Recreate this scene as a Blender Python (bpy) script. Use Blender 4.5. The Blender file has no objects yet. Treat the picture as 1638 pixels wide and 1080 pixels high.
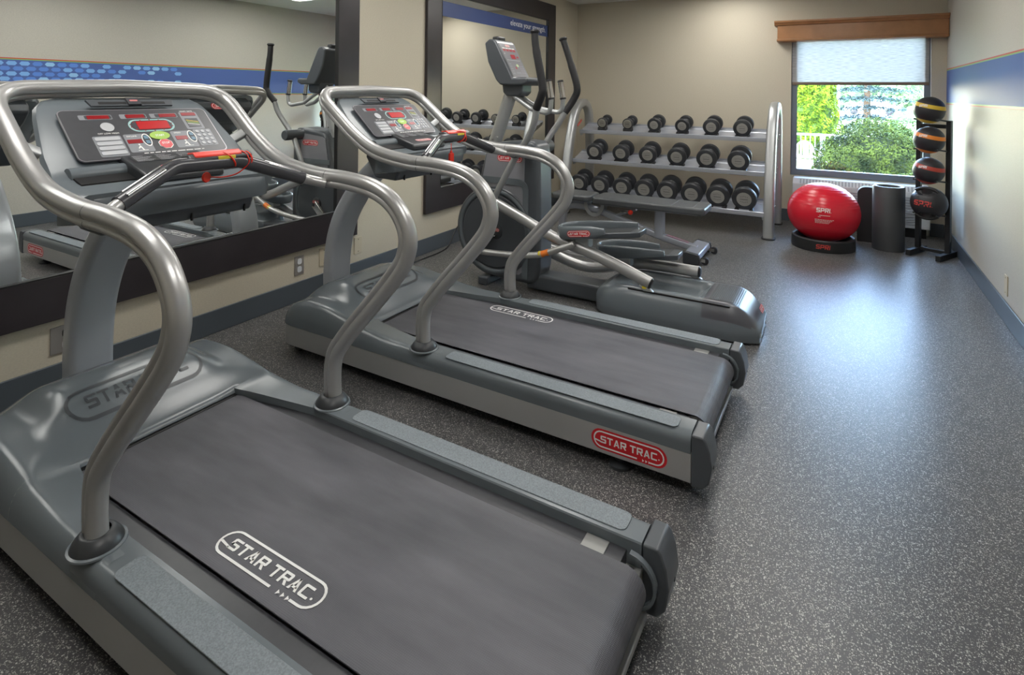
import bpy, bmesh, math, random
from mathutils import Vector, Matrix
random.seed(7)
C = bpy.context.scene.collection
PI = math.pi
# ------------------------------------------------------------------ camera
FPX, PXX, PYY, YAW, PIT, ROLL = 912.03, 819.28, 149.61, 0.5256, -0.0015, 0.0117
cam_d = bpy.data.cameras.new('camera'); cam = bpy.data.objects.new('camera', cam_d); C.objects.link(cam)
cam_d.sensor_fit = 'HORIZONTAL'; cam_d.sensor_width = 36.0
cam_d.lens = FPX * 36.0 / 1638
cam_d.shift_x = (819 - PXX) / 1638; cam_d.shift_y = (PYY - 540) / 1638
cam_d.clip_start = 0.02; cam_d.clip_end = 500
_r = Vector((math.cos(YAW), math.sin(YAW), 0)); _f = Vector((-math.sin(YAW), math.cos(YAW), 0)); _u = Vector((0, 0, 1))
_f2 = _f * math.cos(PIT) + _u * math.sin(PIT); _u2 = -_f * math.sin(PIT) + _u * math.cos(PIT)
_r3 = _r * math.cos(ROLL) + _u2 * math.sin(ROLL); _u3 = -_r * math.sin(ROLL) + _u2 * math.cos(ROLL)
_M = Matrix((( _r3.x, _u3.x, -_f2.x, 3.112), (_r3.y, _u3.y, -_f2.y, 0.0), (_r3.z, _u3.z, -_f2.z, 1.4), (0, 0, 0, 1)))
cam.matrix_world = _M
bpy.context.scene.camera = cam
# ------------------------------------------------------------------ view, world, sun
sc = bpy.context.scene
sc.view_settings.view_transform = 'Standard'; sc.view_settings.look = 'None'
sc.view_settings.gamma = 1.0; sc.view_settings.use_curve_mapping = False
sc.view_settings.exposure = 0.68
LAMP = 8.3          # ceiling fixtures
w = bpy.data.worlds.new('sky'); sc.world = w; w.use_nodes = True
wn = w.node_tree.nodes; wl = w.node_tree.links; wn.clear()
wo = wn.new('ShaderNodeOutputWorld'); wb = wn.new('ShaderNodeBackground'); ws = wn.new('ShaderNodeTexSky')
ws.sky_type = 'NISHITA'; ws.sun_disc = False; ws.sun_elevation = math.radians(48); ws.sun_rotation = math.radians(200)
ws.air_density = 1.2; ws.dust_density = 0.6
wb.inputs['Strength'].default_value = 3.3
wl.new(ws.outputs[0], wb.inputs[0]); wl.new(wb.outputs[0], wo.inputs[0])
sun_d = bpy.data.lights.new('sun', 'SUN'); sun = bpy.data.objects.new('sun', sun_d); C.objects.link(sun)
sun_d.energy = 4.0; sun_d.color = (1, .93, .8); sun_d.angle = math.radians(0.6)
sun.location = (2, -20, 30); sun.rotation_euler = (math.radians(40), 0, math.radians(20))
# ------------------------------------------------------------------ materials
def M(name, col, rough=.5, metal=0., spec=.5, noise=None, bump=None, emit=None, estr=0., coat=0., aniso=0.):
    m = bpy.data.materials.new(name); m.use_nodes = True
    nt = m.node_tree; b = nt.nodes['Principled BSDF']
    b.inputs['Base Color'].default_value = (*col, 1); b.inputs['Roughness'].default_value = rough
    b.inputs['Metallic'].default_value = metal; b.inputs['Specular IOR Level'].default_value = spec
    b.inputs['Coat Weight'].default_value = coat; b.inputs['Coat Roughness'].default_value = .15
    if emit: b.inputs['Emission Color'].default_value = (*emit, 1); b.inputs['Emission Strength'].default_value = estr
    if noise or bump:
        tc = nt.nodes.new('ShaderNodeTexCoord'); n = nt.nodes.new('ShaderNodeTexNoise')
        nt.links.new(tc.outputs['Object'], n.inputs['Vector'])
    if noise:
        sc_, amt = noise; n.inputs['Scale'].default_value = sc_; n.inputs['Detail'].default_value = 4
        r = nt.nodes.new('ShaderNodeValToRGB'); r.color_ramp.elements[0].position = .3; r.color_ramp.elements[1].position = .7
        r.color_ramp.elements[0].color = (*[c * (1 - amt) for c in col], 1); r.color_ramp.elements[1].color = (*[min(1, c * (1 + amt)) for c in col], 1)
        nt.links.new(n.outputs['Fac'], r.inputs[0]); nt.links.new(r.outputs[0], b.inputs['Base Color'])
    if bump:
        s2, st, di = bump; n2 = nt.nodes.new('ShaderNodeTexNoise'); n2.inputs['Scale'].default_value = s2
        nt.links.new(tc.outputs['Object'], n2.inputs['Vector'])
        bp = nt.nodes.new('ShaderNodeBump'); bp.inputs['Strength'].default_value = st; bp.inputs['Distance'].default_value = di
        nt.links.new(n2.outputs['Fac'], bp.inputs['Height']); nt.links.new(bp.outputs[0], b.inputs['Normal'])
    return m
mast_m = M('mast_paint', (.40, .42, .45), .34, .25, coat=.3)
silver = M('silver_paint', (.46, .457, .45), .33, .55, coat=.25)
silver2 = M('satin_silver', (.42, .43, .43), .38, .6)
railsilver = M('rail_silver', (.38, .38, .375), .42, .25, noise=(3, .05))
plastic = M('blue_grey_plastic', (.130, .150, .164), .27, 0, .55, bump=(900, .05, .001))
plastic2 = M('slate_plastic', (.072, .080, .090), .33, 0, .5)
pad = M('grip_pad', (.19, .215, .235), .6, 0, .4, noise=(260, .22), bump=(700, .3, .001))
darkp = M('charcoal_plastic', (.035, .038, .042), .38)
sleeve_m = M('grip_sleeve', (.055, .055, .062), .24, 0, .6)
blackr = M('black_rubber', (.018, .018, .02), .5, 0, .45)
black = M('black', (.008, .008, .009), .5)
blackm = M('black_powder_steel', (.012, .013, .015), .4)
edge_m = M('panel_edge', (.25, .24, .26), .35, .5)
steel_dull = M('dull_steel', (.30, .30, .29), .45, .5)
chrome = M('chrome', (.75, .74, .75), .12, 1.)
red = M('logo_red', (.55, .012, .02), .35)
redm = M('red_plastic', (.75, .03, .012), .35)
white = M('white_ink', (.8, .8, .78), .5)
yellow = M('yellow_sticker', (.75, .6, .04), .5)
orange = M('orange_sticker', (.85, .22, .03), .5)
led = M('red_led', (.22, .006, .010), .3, emit=(1, .02, .02), estr=.03)
ledc = M('red_led_matrix', (.32, .006, .01), .3, emit=(1, .02, .015), estr=.10)
membrane = M('membrane_panel', (.050, .051, .058), .38, noise=(30, .06))
keygrey = M('key_grey', (.23, .24, .26), .45)
keylight = M('key_light', (.45, .46, .48), .45)
green = M('start_green', (.36, .56, .1), .45)
stopred = M('stop_red', (.68, .12, .13), .45)
teal = M('panel_teal_line', (.3, .5, .5), .5)
frame_m = M('espresso_frame', (.032, .027, .03), .3, 0, .5, noise=(6, .12))
mirror_m = M('mirror_glass', (.93, .95, .94), 0.0, 1.)
wood = M('honey_wood', (.32, .15, .06), .35, noise=(9, .12))
basem = M('baseboard_vinyl', (.075, .09, .105), .38)
alu = M('window_aluminium', (.16, .19, .23), .4, .3)
ptacw = M('ac_white', (.62, .64, .67), .45)
ptacg = M('ac_grille', (.33, .35, .38), .5)
plate_st = M('steel_plate', (.36, .34, .32), .35, .5)
plate_be = M('beige_plate', (.52, .46, .34), .5)
dbr = M('dumbbell_rubber', (.028, .030, .034), .48, 0, .5)
dbp = M('dumbbell_plate', (.36, .35, .32), .4, .4)
steel_d = M('brushed_handle', (.5, .49, .47), .25, .9)
vinyl = M('bench_vinyl', (.075, .08, .085), .38, bump=(500, .15, .001))
benchsil = M('bench_silver', (.40, .42, .47), .32, .4)
ballred = M('ball_red', (.62, .012, .03), .26, 0, .5)
ballredd = M('ball_red_groove', (.45, .008, .02), .3)
ballblk = M('ball_black', (.022, .022, .026), .45, bump=(300, .2, .002))
ylw = M('ball_yellow', (.72, .48, .04), .5)
org = M('ball_orange', (.80, .25, .03), .5)
rdd = M('ball_dull_red', (.42, .05, .03), .5)
ceil_m = M('ceiling_white', (.70, .70, .68), .8)
hexA = M('hex_light', (.20, .42, .78), .45); hexB = M('hex_mid', (.10, .24, .66), .45); hexC = M('hex_pale', (.30, .55, .82), .45)
bandb = M('band_blue', (.075, .13, .36), .55, 0, .35)
bannerb = M('banner_blue', (.03, .055, .17), .4)
grn = M('stripe_green', (.22, .42, .12), .45); rds = M('stripe_red', (.5, .05, .03), .45)

def wall_mat(name, a, b_, rough=.55):
    m = M(name, a, rough, 0, .3); nt = m.node_tree; b = nt.nodes['Principled BSDF']
    tc = nt.nodes.new('ShaderNodeTexCoord'); mp = nt.nodes.new('ShaderNodeMapping'); mp.inputs['Scale'].default_value = (90, 90, 260)
    n = nt.nodes.new('ShaderNodeTexNoise'); n.inputs['Scale'].default_value = 1.; n.inputs['Detail'].default_value = 3
    r = nt.nodes.new('ShaderNodeValToRGB'); r.color_ramp.elements[0].position = .32; r.color_ramp.elements[1].position = .68
    r.color_ramp.elements[0].color = (*b_, 1); r.color_ramp.elements[1].color = (*a, 1)
    L = nt.links.new; L(tc.outputs['Object'], mp.inputs[0]); L(mp.outputs[0], n.inputs['Vector']); L(n.outputs['Fac'], r.inputs[0]); L(r.outputs[0], b.inputs['Base Color'])
    bp = nt.nodes.new('ShaderNodeBump'); bp.inputs['Strength'].default_value = .12; bp.inputs['Distance'].default_value = .001
    L(n.outputs['Fac'], bp.inputs['Height']); L(bp.outputs[0], b.inputs['Normal'])
    return m
wall_m = wall_mat('wall_linen', (.56, .51, .405), (.50, .455, .36))
wallr_m = wall_mat('wall_linen_right', (.52, .50, .44), (.45, .43, .38), .5)
def floor_mat():
    m = M('speckled_rubber_floor', (.05, .052, .056), .36, 0, .5); nt = m.node_tree; b = nt.nodes['Principled BSDF']; L = nt.links.new
    tc = nt.nodes.new('ShaderNodeTexCoord')
    def specks(scale, thr, seedoff):
        mp = nt.nodes.new('ShaderNodeMapping'); mp.inputs['Location'].default_value = (seedoff, seedoff * 2, 0)
        v = nt.nodes.new('ShaderNodeTexVoronoi'); v.inputs['Scale'].default_value = scale
        L(tc.outputs['Object'], mp.inputs[0]); L(mp.outputs[0], v.inputs['Vector'])
        sep = nt.nodes.new('ShaderNodeSeparateColor'); L(v.outputs['Color'], sep.inputs[0])
        g = nt.nodes.new('ShaderNodeMath'); g.operation = 'GREATER_THAN'; g.inputs[1].default_value = thr; L(sep.outputs[0], g.inputs[0])
        d = nt.nodes.new('ShaderNodeMath'); d.operation = 'LESS_THAN'; d.inputs[1].default_value = .48; L(v.outputs['Distance'], d.inputs[0])
        mu = nt.nodes.new('ShaderNodeMath'); mu.operation = 'MULTIPLY'; L(g.outputs[0], mu.inputs[0]); L(d.outputs[0], mu.inputs[1])
        return mu, sep
    a, s1 = specks(230, .73, 3.1); c, s2 = specks(390, .78, 7.7)
    mx = nt.nodes.new('ShaderNodeMath'); mx.operation = 'MAXIMUM'; L(a.outputs[0], mx.inputs[0]); L(c.outputs[0], mx.inputs[1])
    rp = nt.nodes.new('ShaderNodeValToRGB'); L(s1.outputs[1], rp.inputs[0])
    rp.color_ramp.elements[0].color = (.13, .125, .115, 1); rp.color_ramp.elements[1].color = (.54, .52, .49, 1)
    n = nt.nodes.new('ShaderNodeTexNoise'); n.inputs['Scale'].default_value = 120; L(tc.outputs['Object'], n.inputs['Vector'])
    rb = nt.nodes.new('ShaderNodeValToRGB'); rb.color_ramp.elements[0].color = (.038, .038, .04, 1); rb.color_ramp.elements[1].color = (.075, .076, .08, 1); L(n.outputs['Fac'], rb.inputs[0])
    mix = nt.nodes.new('ShaderNodeMix'); mix.data_type = 'RGBA'; L(mx.outputs[0], mix.inputs[0]); L(rb.outputs[0], mix.inputs[6]); L(rp.outputs[0], mix.inputs[7])
    L(mix.outputs[2], b.inputs['Base Color'])
    n3 = nt.nodes.new('ShaderNodeTexNoise'); n3.inputs['Scale'].default_value = 230; L(tc.outputs['Object'], n3.inputs['Vector'])
    bp = nt.nodes.new('ShaderNodeBump'); bp.inputs['Strength'].default_value = .35; bp.inputs['Distance'].default_value = .001
    L(n3.outputs['Fac'], bp.inputs['Height']); L(bp.outputs[0], b.inputs['Normal'])
    return m
floor_m = floor_mat()
def belt_mat():
    m = M('belt_weave', (.05, .05, .055), .5, 0, .4); nt = m.node_tree; b = nt.nodes['Principled BSDF']; L = nt.links.new
    tc = nt.nodes.new('ShaderNodeTexCoord')
    mp = nt.nodes.new('ShaderNodeMapping'); mp.inputs['Scale'].default_value = (1.2, 5, 1); L(tc.outputs['Object'], mp.inputs[0])
    n = nt.nodes.new('ShaderNodeTexNoise'); n.inputs['Scale'].default_value = 2.2; n.inputs['Detail'].default_value = 6; L(mp.outputs[0], n.inputs['Vector'])
    r = nt.nodes.new('ShaderNodeValToRGB'); r.color_ramp.elements[0].position = .35; r.color_ramp.elements[1].position = .75
    r.color_ramp.elements[0].color = (.074, .075, .086, 1); r.color_ramp.elements[1].color = (.128, .127, .142, 1)
    L(n.outputs['Fac'], r.inputs[0]); 
    w1 = nt.nodes.new('ShaderNodeTexWave'); w1.inputs['Scale'].default_value = 70; w1.bands_direction = 'X'; L(tc.outputs['Object'], w1.inputs['Vector'])
    w2 = nt.nodes.new('ShaderNodeTexWave'); w2.inputs['Scale'].default_value = 70; w2.bands_direction = 'Y'; L(tc.outputs['Object'], w2.inputs['Vector'])
    mu = nt.nodes.new('ShaderNodeMath'); mu.operation = 'MULTIPLY'; L(w1.outputs['Fac'], mu.inputs[0]); L(w2.outputs['Fac'], mu.inputs[1])
    bp = nt.nodes.new('ShaderNodeBump'); bp.inputs['Strength'].default_value = .5; bp.inputs['Distance'].default_value = .001; L(mu.outputs[0], bp.inputs['Height']); L(bp.outputs[0], b.inputs['Normal'])
    L(r.outputs[0], b.inputs['Base Color'])
    return m
belt_m = belt_mat()
def shade_mat():
    m = M('roller_shade', (.8, .8, .82), .8); nt = m.node_tree; L = nt.links.new
    out = nt.nodes['Material Output']; b = nt.nodes['Principled BSDF']
    tr = nt.nodes.new('ShaderNodeBsdfTranslucent'); tr.inputs[0].default_value = (.85, .85, .88, 1)
    tc = nt.nodes.new('ShaderNodeTexCoord'); mp = nt.nodes.new('ShaderNodeMapping'); mp.inputs['Scale'].default_value = (14, 1, 220)
    n = nt.nodes.new('ShaderNodeTexNoise'); n.inputs['Scale'].default_value = 1; L(tc.outputs['Object'], mp.inputs[0]); L(mp.outputs[0], n.inputs['Vector'])
    r = nt.nodes.new('ShaderNodeValToRGB'); r.color_ramp.elements[0].position = .35; r.color_ramp.elements[1].position = .6
    r.color_ramp.elements[0].color = (.50, .49, .49, 1); r.color_ramp.elements[1].color = (.68, .67, .66, 1)
    L(n.outputs['Fac'], r.inputs[0]); L(r.outputs[0], tr.inputs[0]); L(r.outputs[0], b.inputs['Base Color'])
    mx = nt.nodes.new('ShaderNodeMixShader'); mx.inputs[0].default_value = .6; L(b.outputs[0], mx.inputs[1]); L(tr.outputs[0], mx.inputs[2]); L(mx.outputs[0], out.inputs[0])
    return m
shade_m = shade_mat()
def glass_mat():
    m = bpy.data.materials.new('window_glass'); m.use_nodes = True; nt = m.node_tree; nt.nodes.clear(); L = nt.links.new
    o = nt.nodes.new('ShaderNodeOutputMaterial'); t = nt.nodes.new('ShaderNodeBsdfTransparent'); g = nt.nodes.new('ShaderNodeBsdfGlossy'); g.inputs['Roughness'].default_value = .02
    mx = nt.nodes.new('ShaderNodeMixShader'); f = nt.nodes.new('ShaderNodeFresnel'); f.inputs[0].default_value = 1.3
    L(f.outputs[0], mx.inputs[0]); L(t.outputs[0], mx.inputs[1]); L(g.outputs[0], mx.inputs[2]); L(mx.outputs[0], o.inputs[0])
    return m
glass_m = glass_mat()
def lamp_mat():
    m = bpy.data.materials.new('lit_diffuser'); m.use_nodes = True; nt = m.node_tree; nt.nodes.clear()
    o = nt.nodes.new('ShaderNodeOutputMaterial'); e = nt.nodes.new('ShaderNodeEmission'); e.inputs[0].default_value = (1, .975, .93, 1); e.inputs[1].default_value = LAMP
    nt.links.new(e.outputs[0], o.inputs[0]); return m
lamp_m = lamp_mat()
# ------------------------------------------------------------------ mesh builder
class MB:
    def __init__(s): s.v = []; s.f = []; s.m = []
    def add(s, vs, fs, m=0):
        b = len(s.v); s.v += [tuple(p) for p in vs]; s.f += [tuple(b + i for i in f) for f in fs]; s.m += [m] * len(fs); return s
    def box(s, x0, x1, y0, y1, z0, z1, m=0, rot=None, piv=None):
        vs = [Vector((x, y, z)) for x in (x0, x1) for y in (y0, y1) for z in (z0, z1)]
        if rot is not None:
            piv = Vector(piv) if piv else Vector(((x0 + x1) / 2, (y0 + y1) / 2, (z0 + z1) / 2)); vs = [rot @ (p - piv) + piv for p in vs]
        return s.add(vs, [(0, 1, 3, 2), (4, 6, 7, 5), (0, 4, 5, 1), (2, 3, 7, 6), (0, 2, 6, 4), (1, 5, 7, 3)], m)
    def prism(s, poly, ax, a, b, m=0):
        # poly: 2d points in the plane perpendicular to axis ax (xz for y, yz for x, xy for z)
        def P(p, t): return {'x': (t, p[0], p[1]), 'y': (p[0], t, p[1]), 'z': (p[0], p[1], t)}[ax]
        n = len(poly); vs = [P(p, a) for p in poly] + [P(p, b) for p in poly]
        fs = [tuple(range(n)), tuple(range(2 * n - 1, n - 1, -1))] + [(i, n + i, n + (i + 1) % n, (i + 1) % n) for i in range(n)]
        return s.add(vs, fs, m)
    def sweep(s, path, sec, up=(0, 0, 1), cap=True, closed=False, m=0, scale=None):
        P = [Vector(p) for p in path]; n = len(P); k = len(sec); vs = []
        T = []
        for i in range(n):
            a = P[(i - 1) % n] if (closed or i > 0) else P[0]; b = P[(i + 1) % n] if (closed or i < n - 1) else P[-1]
            t = (P[i] - a).normalized() + (b - P[i]).normalized() if (P[i] - a).length > 1e-9 and (b - P[i]).length > 1e-9 else (b - a)
            T.append(t.normalized())
        u = Vector(up); u = (u - T[0] * u.dot(T[0])).normalized()
        for i in range(n):
            if i: 
                q = T[i - 1].rotation_difference(T[i]); u = q @ u; u = (u - T[i] * u.dot(T[i])).normalized()
            w_ = T[i].cross(u); sc_ = scale[i] if scale else 1.
            vs += [P[i] + u * (a * sc_) + w_ * (b * sc_) for a, b in sec]
        fs = []
        for i in range(n if closed else n - 1):
            j = (i + 1) % n
            fs += [(i * k + q, i * k + (q + 1) % k, j * k + (q + 1) % k, j * k + q) for q in range(k)]
        if cap and not closed: fs += [tuple(range(k - 1, -1, -1)), tuple((n - 1) * k + q for q in range(k))]
        return s.add(vs, fs, m)
    def tube(s, path, r, n=12, m=0, cap=True, closed=False):
        sec = [(math.cos(2 * PI * i / n), math.sin(2 * PI * i / n)) for i in range(n)]
        sc_ = r if isinstance(r, (list, tuple)) else [r] * len(path)
        t = (Vector(path[1]) - Vector(path[0])).normalized(); up = (0, 0, 1) if abs(t.z) < .9 else (0, 1, 0)
        return s.sweep(path, sec, up, cap, closed, m, sc_)
    def lathe(s, prof, c=(0, 0, 0), ax=(0, 0, 1), n=32, m=0):
        ax = Vector(ax).normalized(); u = ax.orthogonal().normalized(); w_ = ax.cross(u); c = Vector(c); vs = []; fs = []; k = len(prof)
        for i in range(n):
            d = u * math.cos(2 * PI * i / n) + w_ * math.sin(2 * PI * i / n); vs += [c + ax * h + d * max(r, 1e-5) for r, h in prof]
        for i in range(n):
            j = (i + 1) % n
            fs += [(i * k + q, j * k + q, j * k + q + 1, i * k + q + 1) for q in range(k - 1)]
        return s.add(vs, fs, m)
    def sphere(s, c, r, m=0, n=24, sx=1, sy=1, sz=1):
        b = len(s.v); k = n // 2
        s.lathe([(math.sin(PI * i / k) * r, -math.cos(PI * i / k) * r) for i in range(k + 1)], (0, 0, 0), (0, 0, 1), n, m)
        for i in range(b, len(s.v)): x, y, z = s.v[i]; s.v[i] = (x * sx + c[0], y * sy + c[1], z * sz + c[2])
        return s
    def build(s, name, mats, parent=None, bev=0, smooth=35, off=(0, 0, 0), seg=2, sub=0, kind=None):
        me = bpy.data.meshes.new(name); o3 = off
        me.from_pydata([(a - o3[0], b - o3[1], c - o3[2]) for a, b, c in s.v], [], s.f)
        if not isinstance(mats, (list, tuple)): mats = [mats]
        for q in mats: me.materials.append(q)
        me.polygons.foreach_set('material_index', s.m)
        bm = bmesh.new(); bm.from_mesh(me); bmesh.ops.remove_doubles(bm, verts=bm.verts, dist=1e-6)
        bmesh.ops.recalc_face_normals(bm, faces=bm.faces); bm.to_mesh(me); bm.free()
        me.update()
        if smooth:
            me.polygons.foreach_set('use_smooth', [True] * len(me.polygons))
            me.set_sharp_from_angle(angle=math.radians(smooth))
        ob = bpy.data.objects.new(name, me); C.objects.link(ob)
        if parent: ob.parent = parent
        if bev:
            bv = ob.modifiers.new('bevel', 'BEVEL'); bv.width = bev; bv.segments = seg; bv.limit_method = 'ANGLE'; bv.angle_limit = math.radians(40); bv.harden_normals = False
        if sub:
            sb = ob.modifiers.new('sub', 'SUBSURF'); sb.levels = sub; sb.render_levels = sub
        if kind: ob['kind'] = kind
        return ob
def thing(name, loc, label, cat, group=None, rz=0):
    o = bpy.data.objects.new(name, None); C.objects.link(o); o.location = loc; o.rotation_euler = (0, 0, rz); o.empty_display_size = .1
    o['label'] = label; o['category'] = cat
    if group: o['group'] = group
    return o
def tag(o, label, cat, group=None):
    o['label'] = label; o['category'] = cat
    if group: o['group'] = group
    return o
def struct(mb, name, mats, **k): return mb.build(name, mats, kind='structure', **k)
def copy_tree(o, parent=None):
    c = o.copy(); C.objects.link(c); c.parent = parent
    for ch in [x for x in o.children]: copy_tree(ch, c)
    return c
def cr(pts, n=6):
    P = [Vector(p) for p in pts]; out = []
    for i in range(len(P) - 1):
        p0 = P[max(i - 1, 0)]; p1 = P[i]; p2 = P[i + 1]; p3 = P[min(i + 2, len(P) - 1)]
        for k in range(n):
            t = k / n; out.append(.5 * ((2 * p1) + (-p0 + p2) * t + (2 * p0 - 5 * p1 + 4 * p2 - p3) * t * t + (-p0 + 3 * p1 - 3 * p2 + p3) * t ** 3))
    out.append(P[-1]); return out
def fillet(pts, r, n=6):
    P = [Vector(p) for p in pts]; out = [P[0]]
    for i in range(1, len(P) - 1):
        rr = r[i - 1] if isinstance(r, (list, tuple)) else r
        a = (P[i - 1] - P[i]); b = (P[i + 1] - P[i]); la, lb = a.length, b.length; a.normalize(); b.normalize()
        ang = a.angle(b); d = min(rr / math.tan(ang / 2), la * .49, lb * .49)
        p0 = P[i] + a * d; p2 = P[i] + b * d
        for k in range(n + 1):
            t = k / n; out.append(p0 * (1 - t) ** 2 + P[i] * 2 * t * (1 - t) + p2 * t * t)
    out.append(P[-1]); return out
def rrect(x0, x1, y0, y1, r, n=5):
    rs = r if isinstance(r, (list, tuple)) else [r] * 4; out = []
    for (cx, cy, a0, rr) in ((x1 - rs[0], y1 - rs[0], 0, rs[0]), (x0 + rs[1], y1 - rs[1], 90, rs[1]), (x0 + rs[2], y0 + rs[2], 180, rs[2]), (x1 - rs[3], y0 + rs[3], 270, rs[3])):
        for k in range(n + 1):
            a = math.radians(a0 + 90 * k / n); out.append((cx + rr * math.cos(a), cy + rr * math.sin(a)))
    return out
# ------------------------------------------------------------------ lettering
_tc = {}
def text2d(s, bold=.0, shear=0.):
    key = (s, bold, shear)
    if key in _tc: return _tc[key]
    cu = bpy.data.curves.new('t', 'FONT'); cu.body = s; cu.offset = bold; cu.shear = shear; cu.resolution_u = 2; cu.size = 1
    ob = bpy.data.objects.new('t', cu); C.objects.link(ob)
    bpy.context.view_layer.update()
    me = bpy.data.meshes.new_from_object(ob.evaluated_get(bpy.context.evaluated_depsgraph_get()))
    vs = [(v.co.x, v.co.y) for v in me.vertices]; fs = [tuple(p.vertices) for p in me.polygons]
    bpy.data.objects.remove(ob); bpy.data.curves.remove(cu); bpy.data.meshes.remove(me)
    x0 = min(v[0] for v in vs); x1 = max(v[0] for v in vs); y0 = min(v[1] for v in vs); y1 = max(v[1] for v in vs)
    vs = [((x - x0) / (x1 - x0), (y - y0) / (y1 - y0)) for x, y in vs]
    _tc[key] = (vs, fs); return _tc[key]
def put(mb, vs, fs, fn, m): mb.add([fn(x, y) for x, y in vs], fs, m)
def flat(O, U, V, N, eps=.0012):
    O = Vector(O); U = Vector(U).normalized(); V = Vector(V).normalized(); N = Vector(N).normalized()
    def fn(x, y, e=eps): return tuple(O + U * x + V * y + N * e)
    return fn
def blockfont(s, slant=0.):
    """squared logo capitals as polygons, normalised to the unit square"""
    B_ = lambda a, b, c, d: [(a, b), (c, b), (c, d), (a, d)]
    G = {'S': [[(.12, 1), (0, .9), (0, .5), (.1, .4), (.3, .4), (.24, .5), (.24, .8), (1, .8), (1, 1)], [(.1, .4), (.76, .4), (.76, .6), (.1, .6)], [(.9, 0), (1, .1), (1, .5), (.9, .6), (.7, .6), (.76, .5), (.76, .2), (0, .2), (0, 0)]],
         'T': [B_(0, .8, 1, 1), B_(.38, 0, .62, .8)],
         'A': [[(0, 0), (.25, 0), (.60, 1), (.38, 1)], [(1, 0), (.75, 0), (.40, 1), (.62, 1)], B_(.2, .2, .8, .38)],
         'R': [B_(0, 0, .24, 1), [(.24, .8), (.76, .8), (.76, .56), (.24, .56), (.24, .36), (.9, .36), (1, .46), (1, .9), (.9, 1), (.24, 1)], [(.42, .4), (.70, .4), (1, 0), (.72, 0)]],
         'P': [B_(0, 0, .24, 1), [(.24, .8), (.76, .8), (.76, .52), (.24, .52), (.24, .32), (.9, .32), (1, .42), (1, .9), (.9, 1), (.24, 1)]],
         'C': [[(1, 1), (.12, 1), (0, .9), (0, .1), (.12, 0), (1, 0), (1, .2), (.24, .2), (.24, .8), (1, .8)]],
         'I': [B_(0, 0, .24, 1)], '.': [B_(0, 0, .14, .14)]}
    vs = []; fs = []; x = 0
    for ch in s:
        if ch == ' ': x += .45; continue
        for pl in G[ch]:
            b = len(vs); vs += [(x + px * 1.0 + slant * py, py) for px, py in pl]; fs.append(tuple(range(b, b + len(pl))))
        x += {'I': .24, '.': .14}.get(ch, 1.0) + .16
    X0 = min(v[0] for v in vs); X1 = max(v[0] for v in vs)
    return [((a - X0) / (X1 - X0), b_) for a, b_ in vs], fs
def block_on(mb, s, fn, x0, x1, y0, y1, m, slant=0.):
    vs, fs = blockfont(s, slant)
    for f in fs:
        pts = [(x0 + vs[i][0] * (x1 - x0), y0 + vs[i][1] * (y1 - y0)) for i in f]; me_tri(mb, pts, fn, m)
def me_tri(mb, pts, fn, m):
    # ear clipping, so concave letter pieces survive being wrapped on curved surfaces
    P = list(pts); ar = sum(P[i][0] * P[(i + 1) % len(P)][1] - P[(i + 1) % len(P)][0] * P[i][1] for i in range(len(P)))
    if ar < 0: P.reverse()
    idx = list(range(len(P))); tris = []
    cr_ = lambda a, b, c: (b[0] - a[0]) * (c[1] - a[1]) - (b[1] - a[1]) * (c[0] - a[0])
    guard = 0
    while len(idx) > 3 and guard < 200:
        guard += 1
        for k in range(len(idx)):
            i, j, l = idx[k - 1], idx[k], idx[(k + 1) % len(idx)]
            if cr_(P[i], P[j], P[l]) <= 1e-12: continue
            if any(q not in (i, j, l) and cr_(P[i], P[j], P[q]) > 1e-12 and cr_(P[j], P[l], P[q]) > 1e-12 and cr_(P[l], P[i], P[q]) > 1e-12 for q in idx): continue
            tris.append((i, j, l)); idx.pop(k); break
        else: break
    tris.append(tuple(idx[:3])); mb.add([fn(*p) for p in P], tris, m)
def text_on(mb, s, fn, x0, x1, y0, y1, m, bold=.0, shear=0.):
    vs, fs = text2d(s, bold, shear); put(mb, [(x0 + a * (x1 - x0), y0 + b * (y1 - y0)) for a, b in vs], fs, fn, m)
def lines_on(mb, fn, x0, x1, y0, y1, m, seed=1):
    # a line of print too small to read: broken dashes
    rd = random.Random(seed); h = abs(y1 - y0); x = x0
    while x < x1 - 1e-6:
        w_ = (x1 - x0) * rd.uniform(.05, .13); e = min(x1, x + w_); poly_on(mb, [(x, y0), (e, y0), (e, y1), (x, y1)], fn, m); x = e + (x1 - x0) * .022
def poly_on(mb, pts, fn, m): mb.add([fn(*p) for p in pts], [tuple(range(len(pts)))], m)
def ell(cx, cy, rx, ry, n=24): return [(cx + rx * math.cos(2 * PI * i / n), cy + ry * math.sin(2 * PI * i / n)) for i in range(n)]
def ring_on(mb, outer, inner, fn, m, skip=()):
    n = len(outer); vs = [fn(*p) for p in outer] + [fn(*p) for p in inner]
    mb.add(vs, [(i, (i + 1) % n, n + (i + 1) % n, n + i) for i in range(n) if i not in skip], m)
def capsule(w_, h, n=10, k=30):
    r = h / 2; pts = []
    for i in range(k): pts.append((-(w_ / 2 - r) + (w_ - h) * i / k, -r))
    for i in range(n): a = -PI / 2 + PI * i / n; pts.append((w_ / 2 - r + r * math.cos(a), r * math.sin(a)))
    for i in range(k): pts.append(((w_ / 2 - r) - (w_ - h) * i / k, r))
    for i in range(n): a = PI / 2 + PI * i / n; pts.append((-(w_ / 2 - r) + r * math.cos(a), r * math.sin(a)))
    return pts
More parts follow.
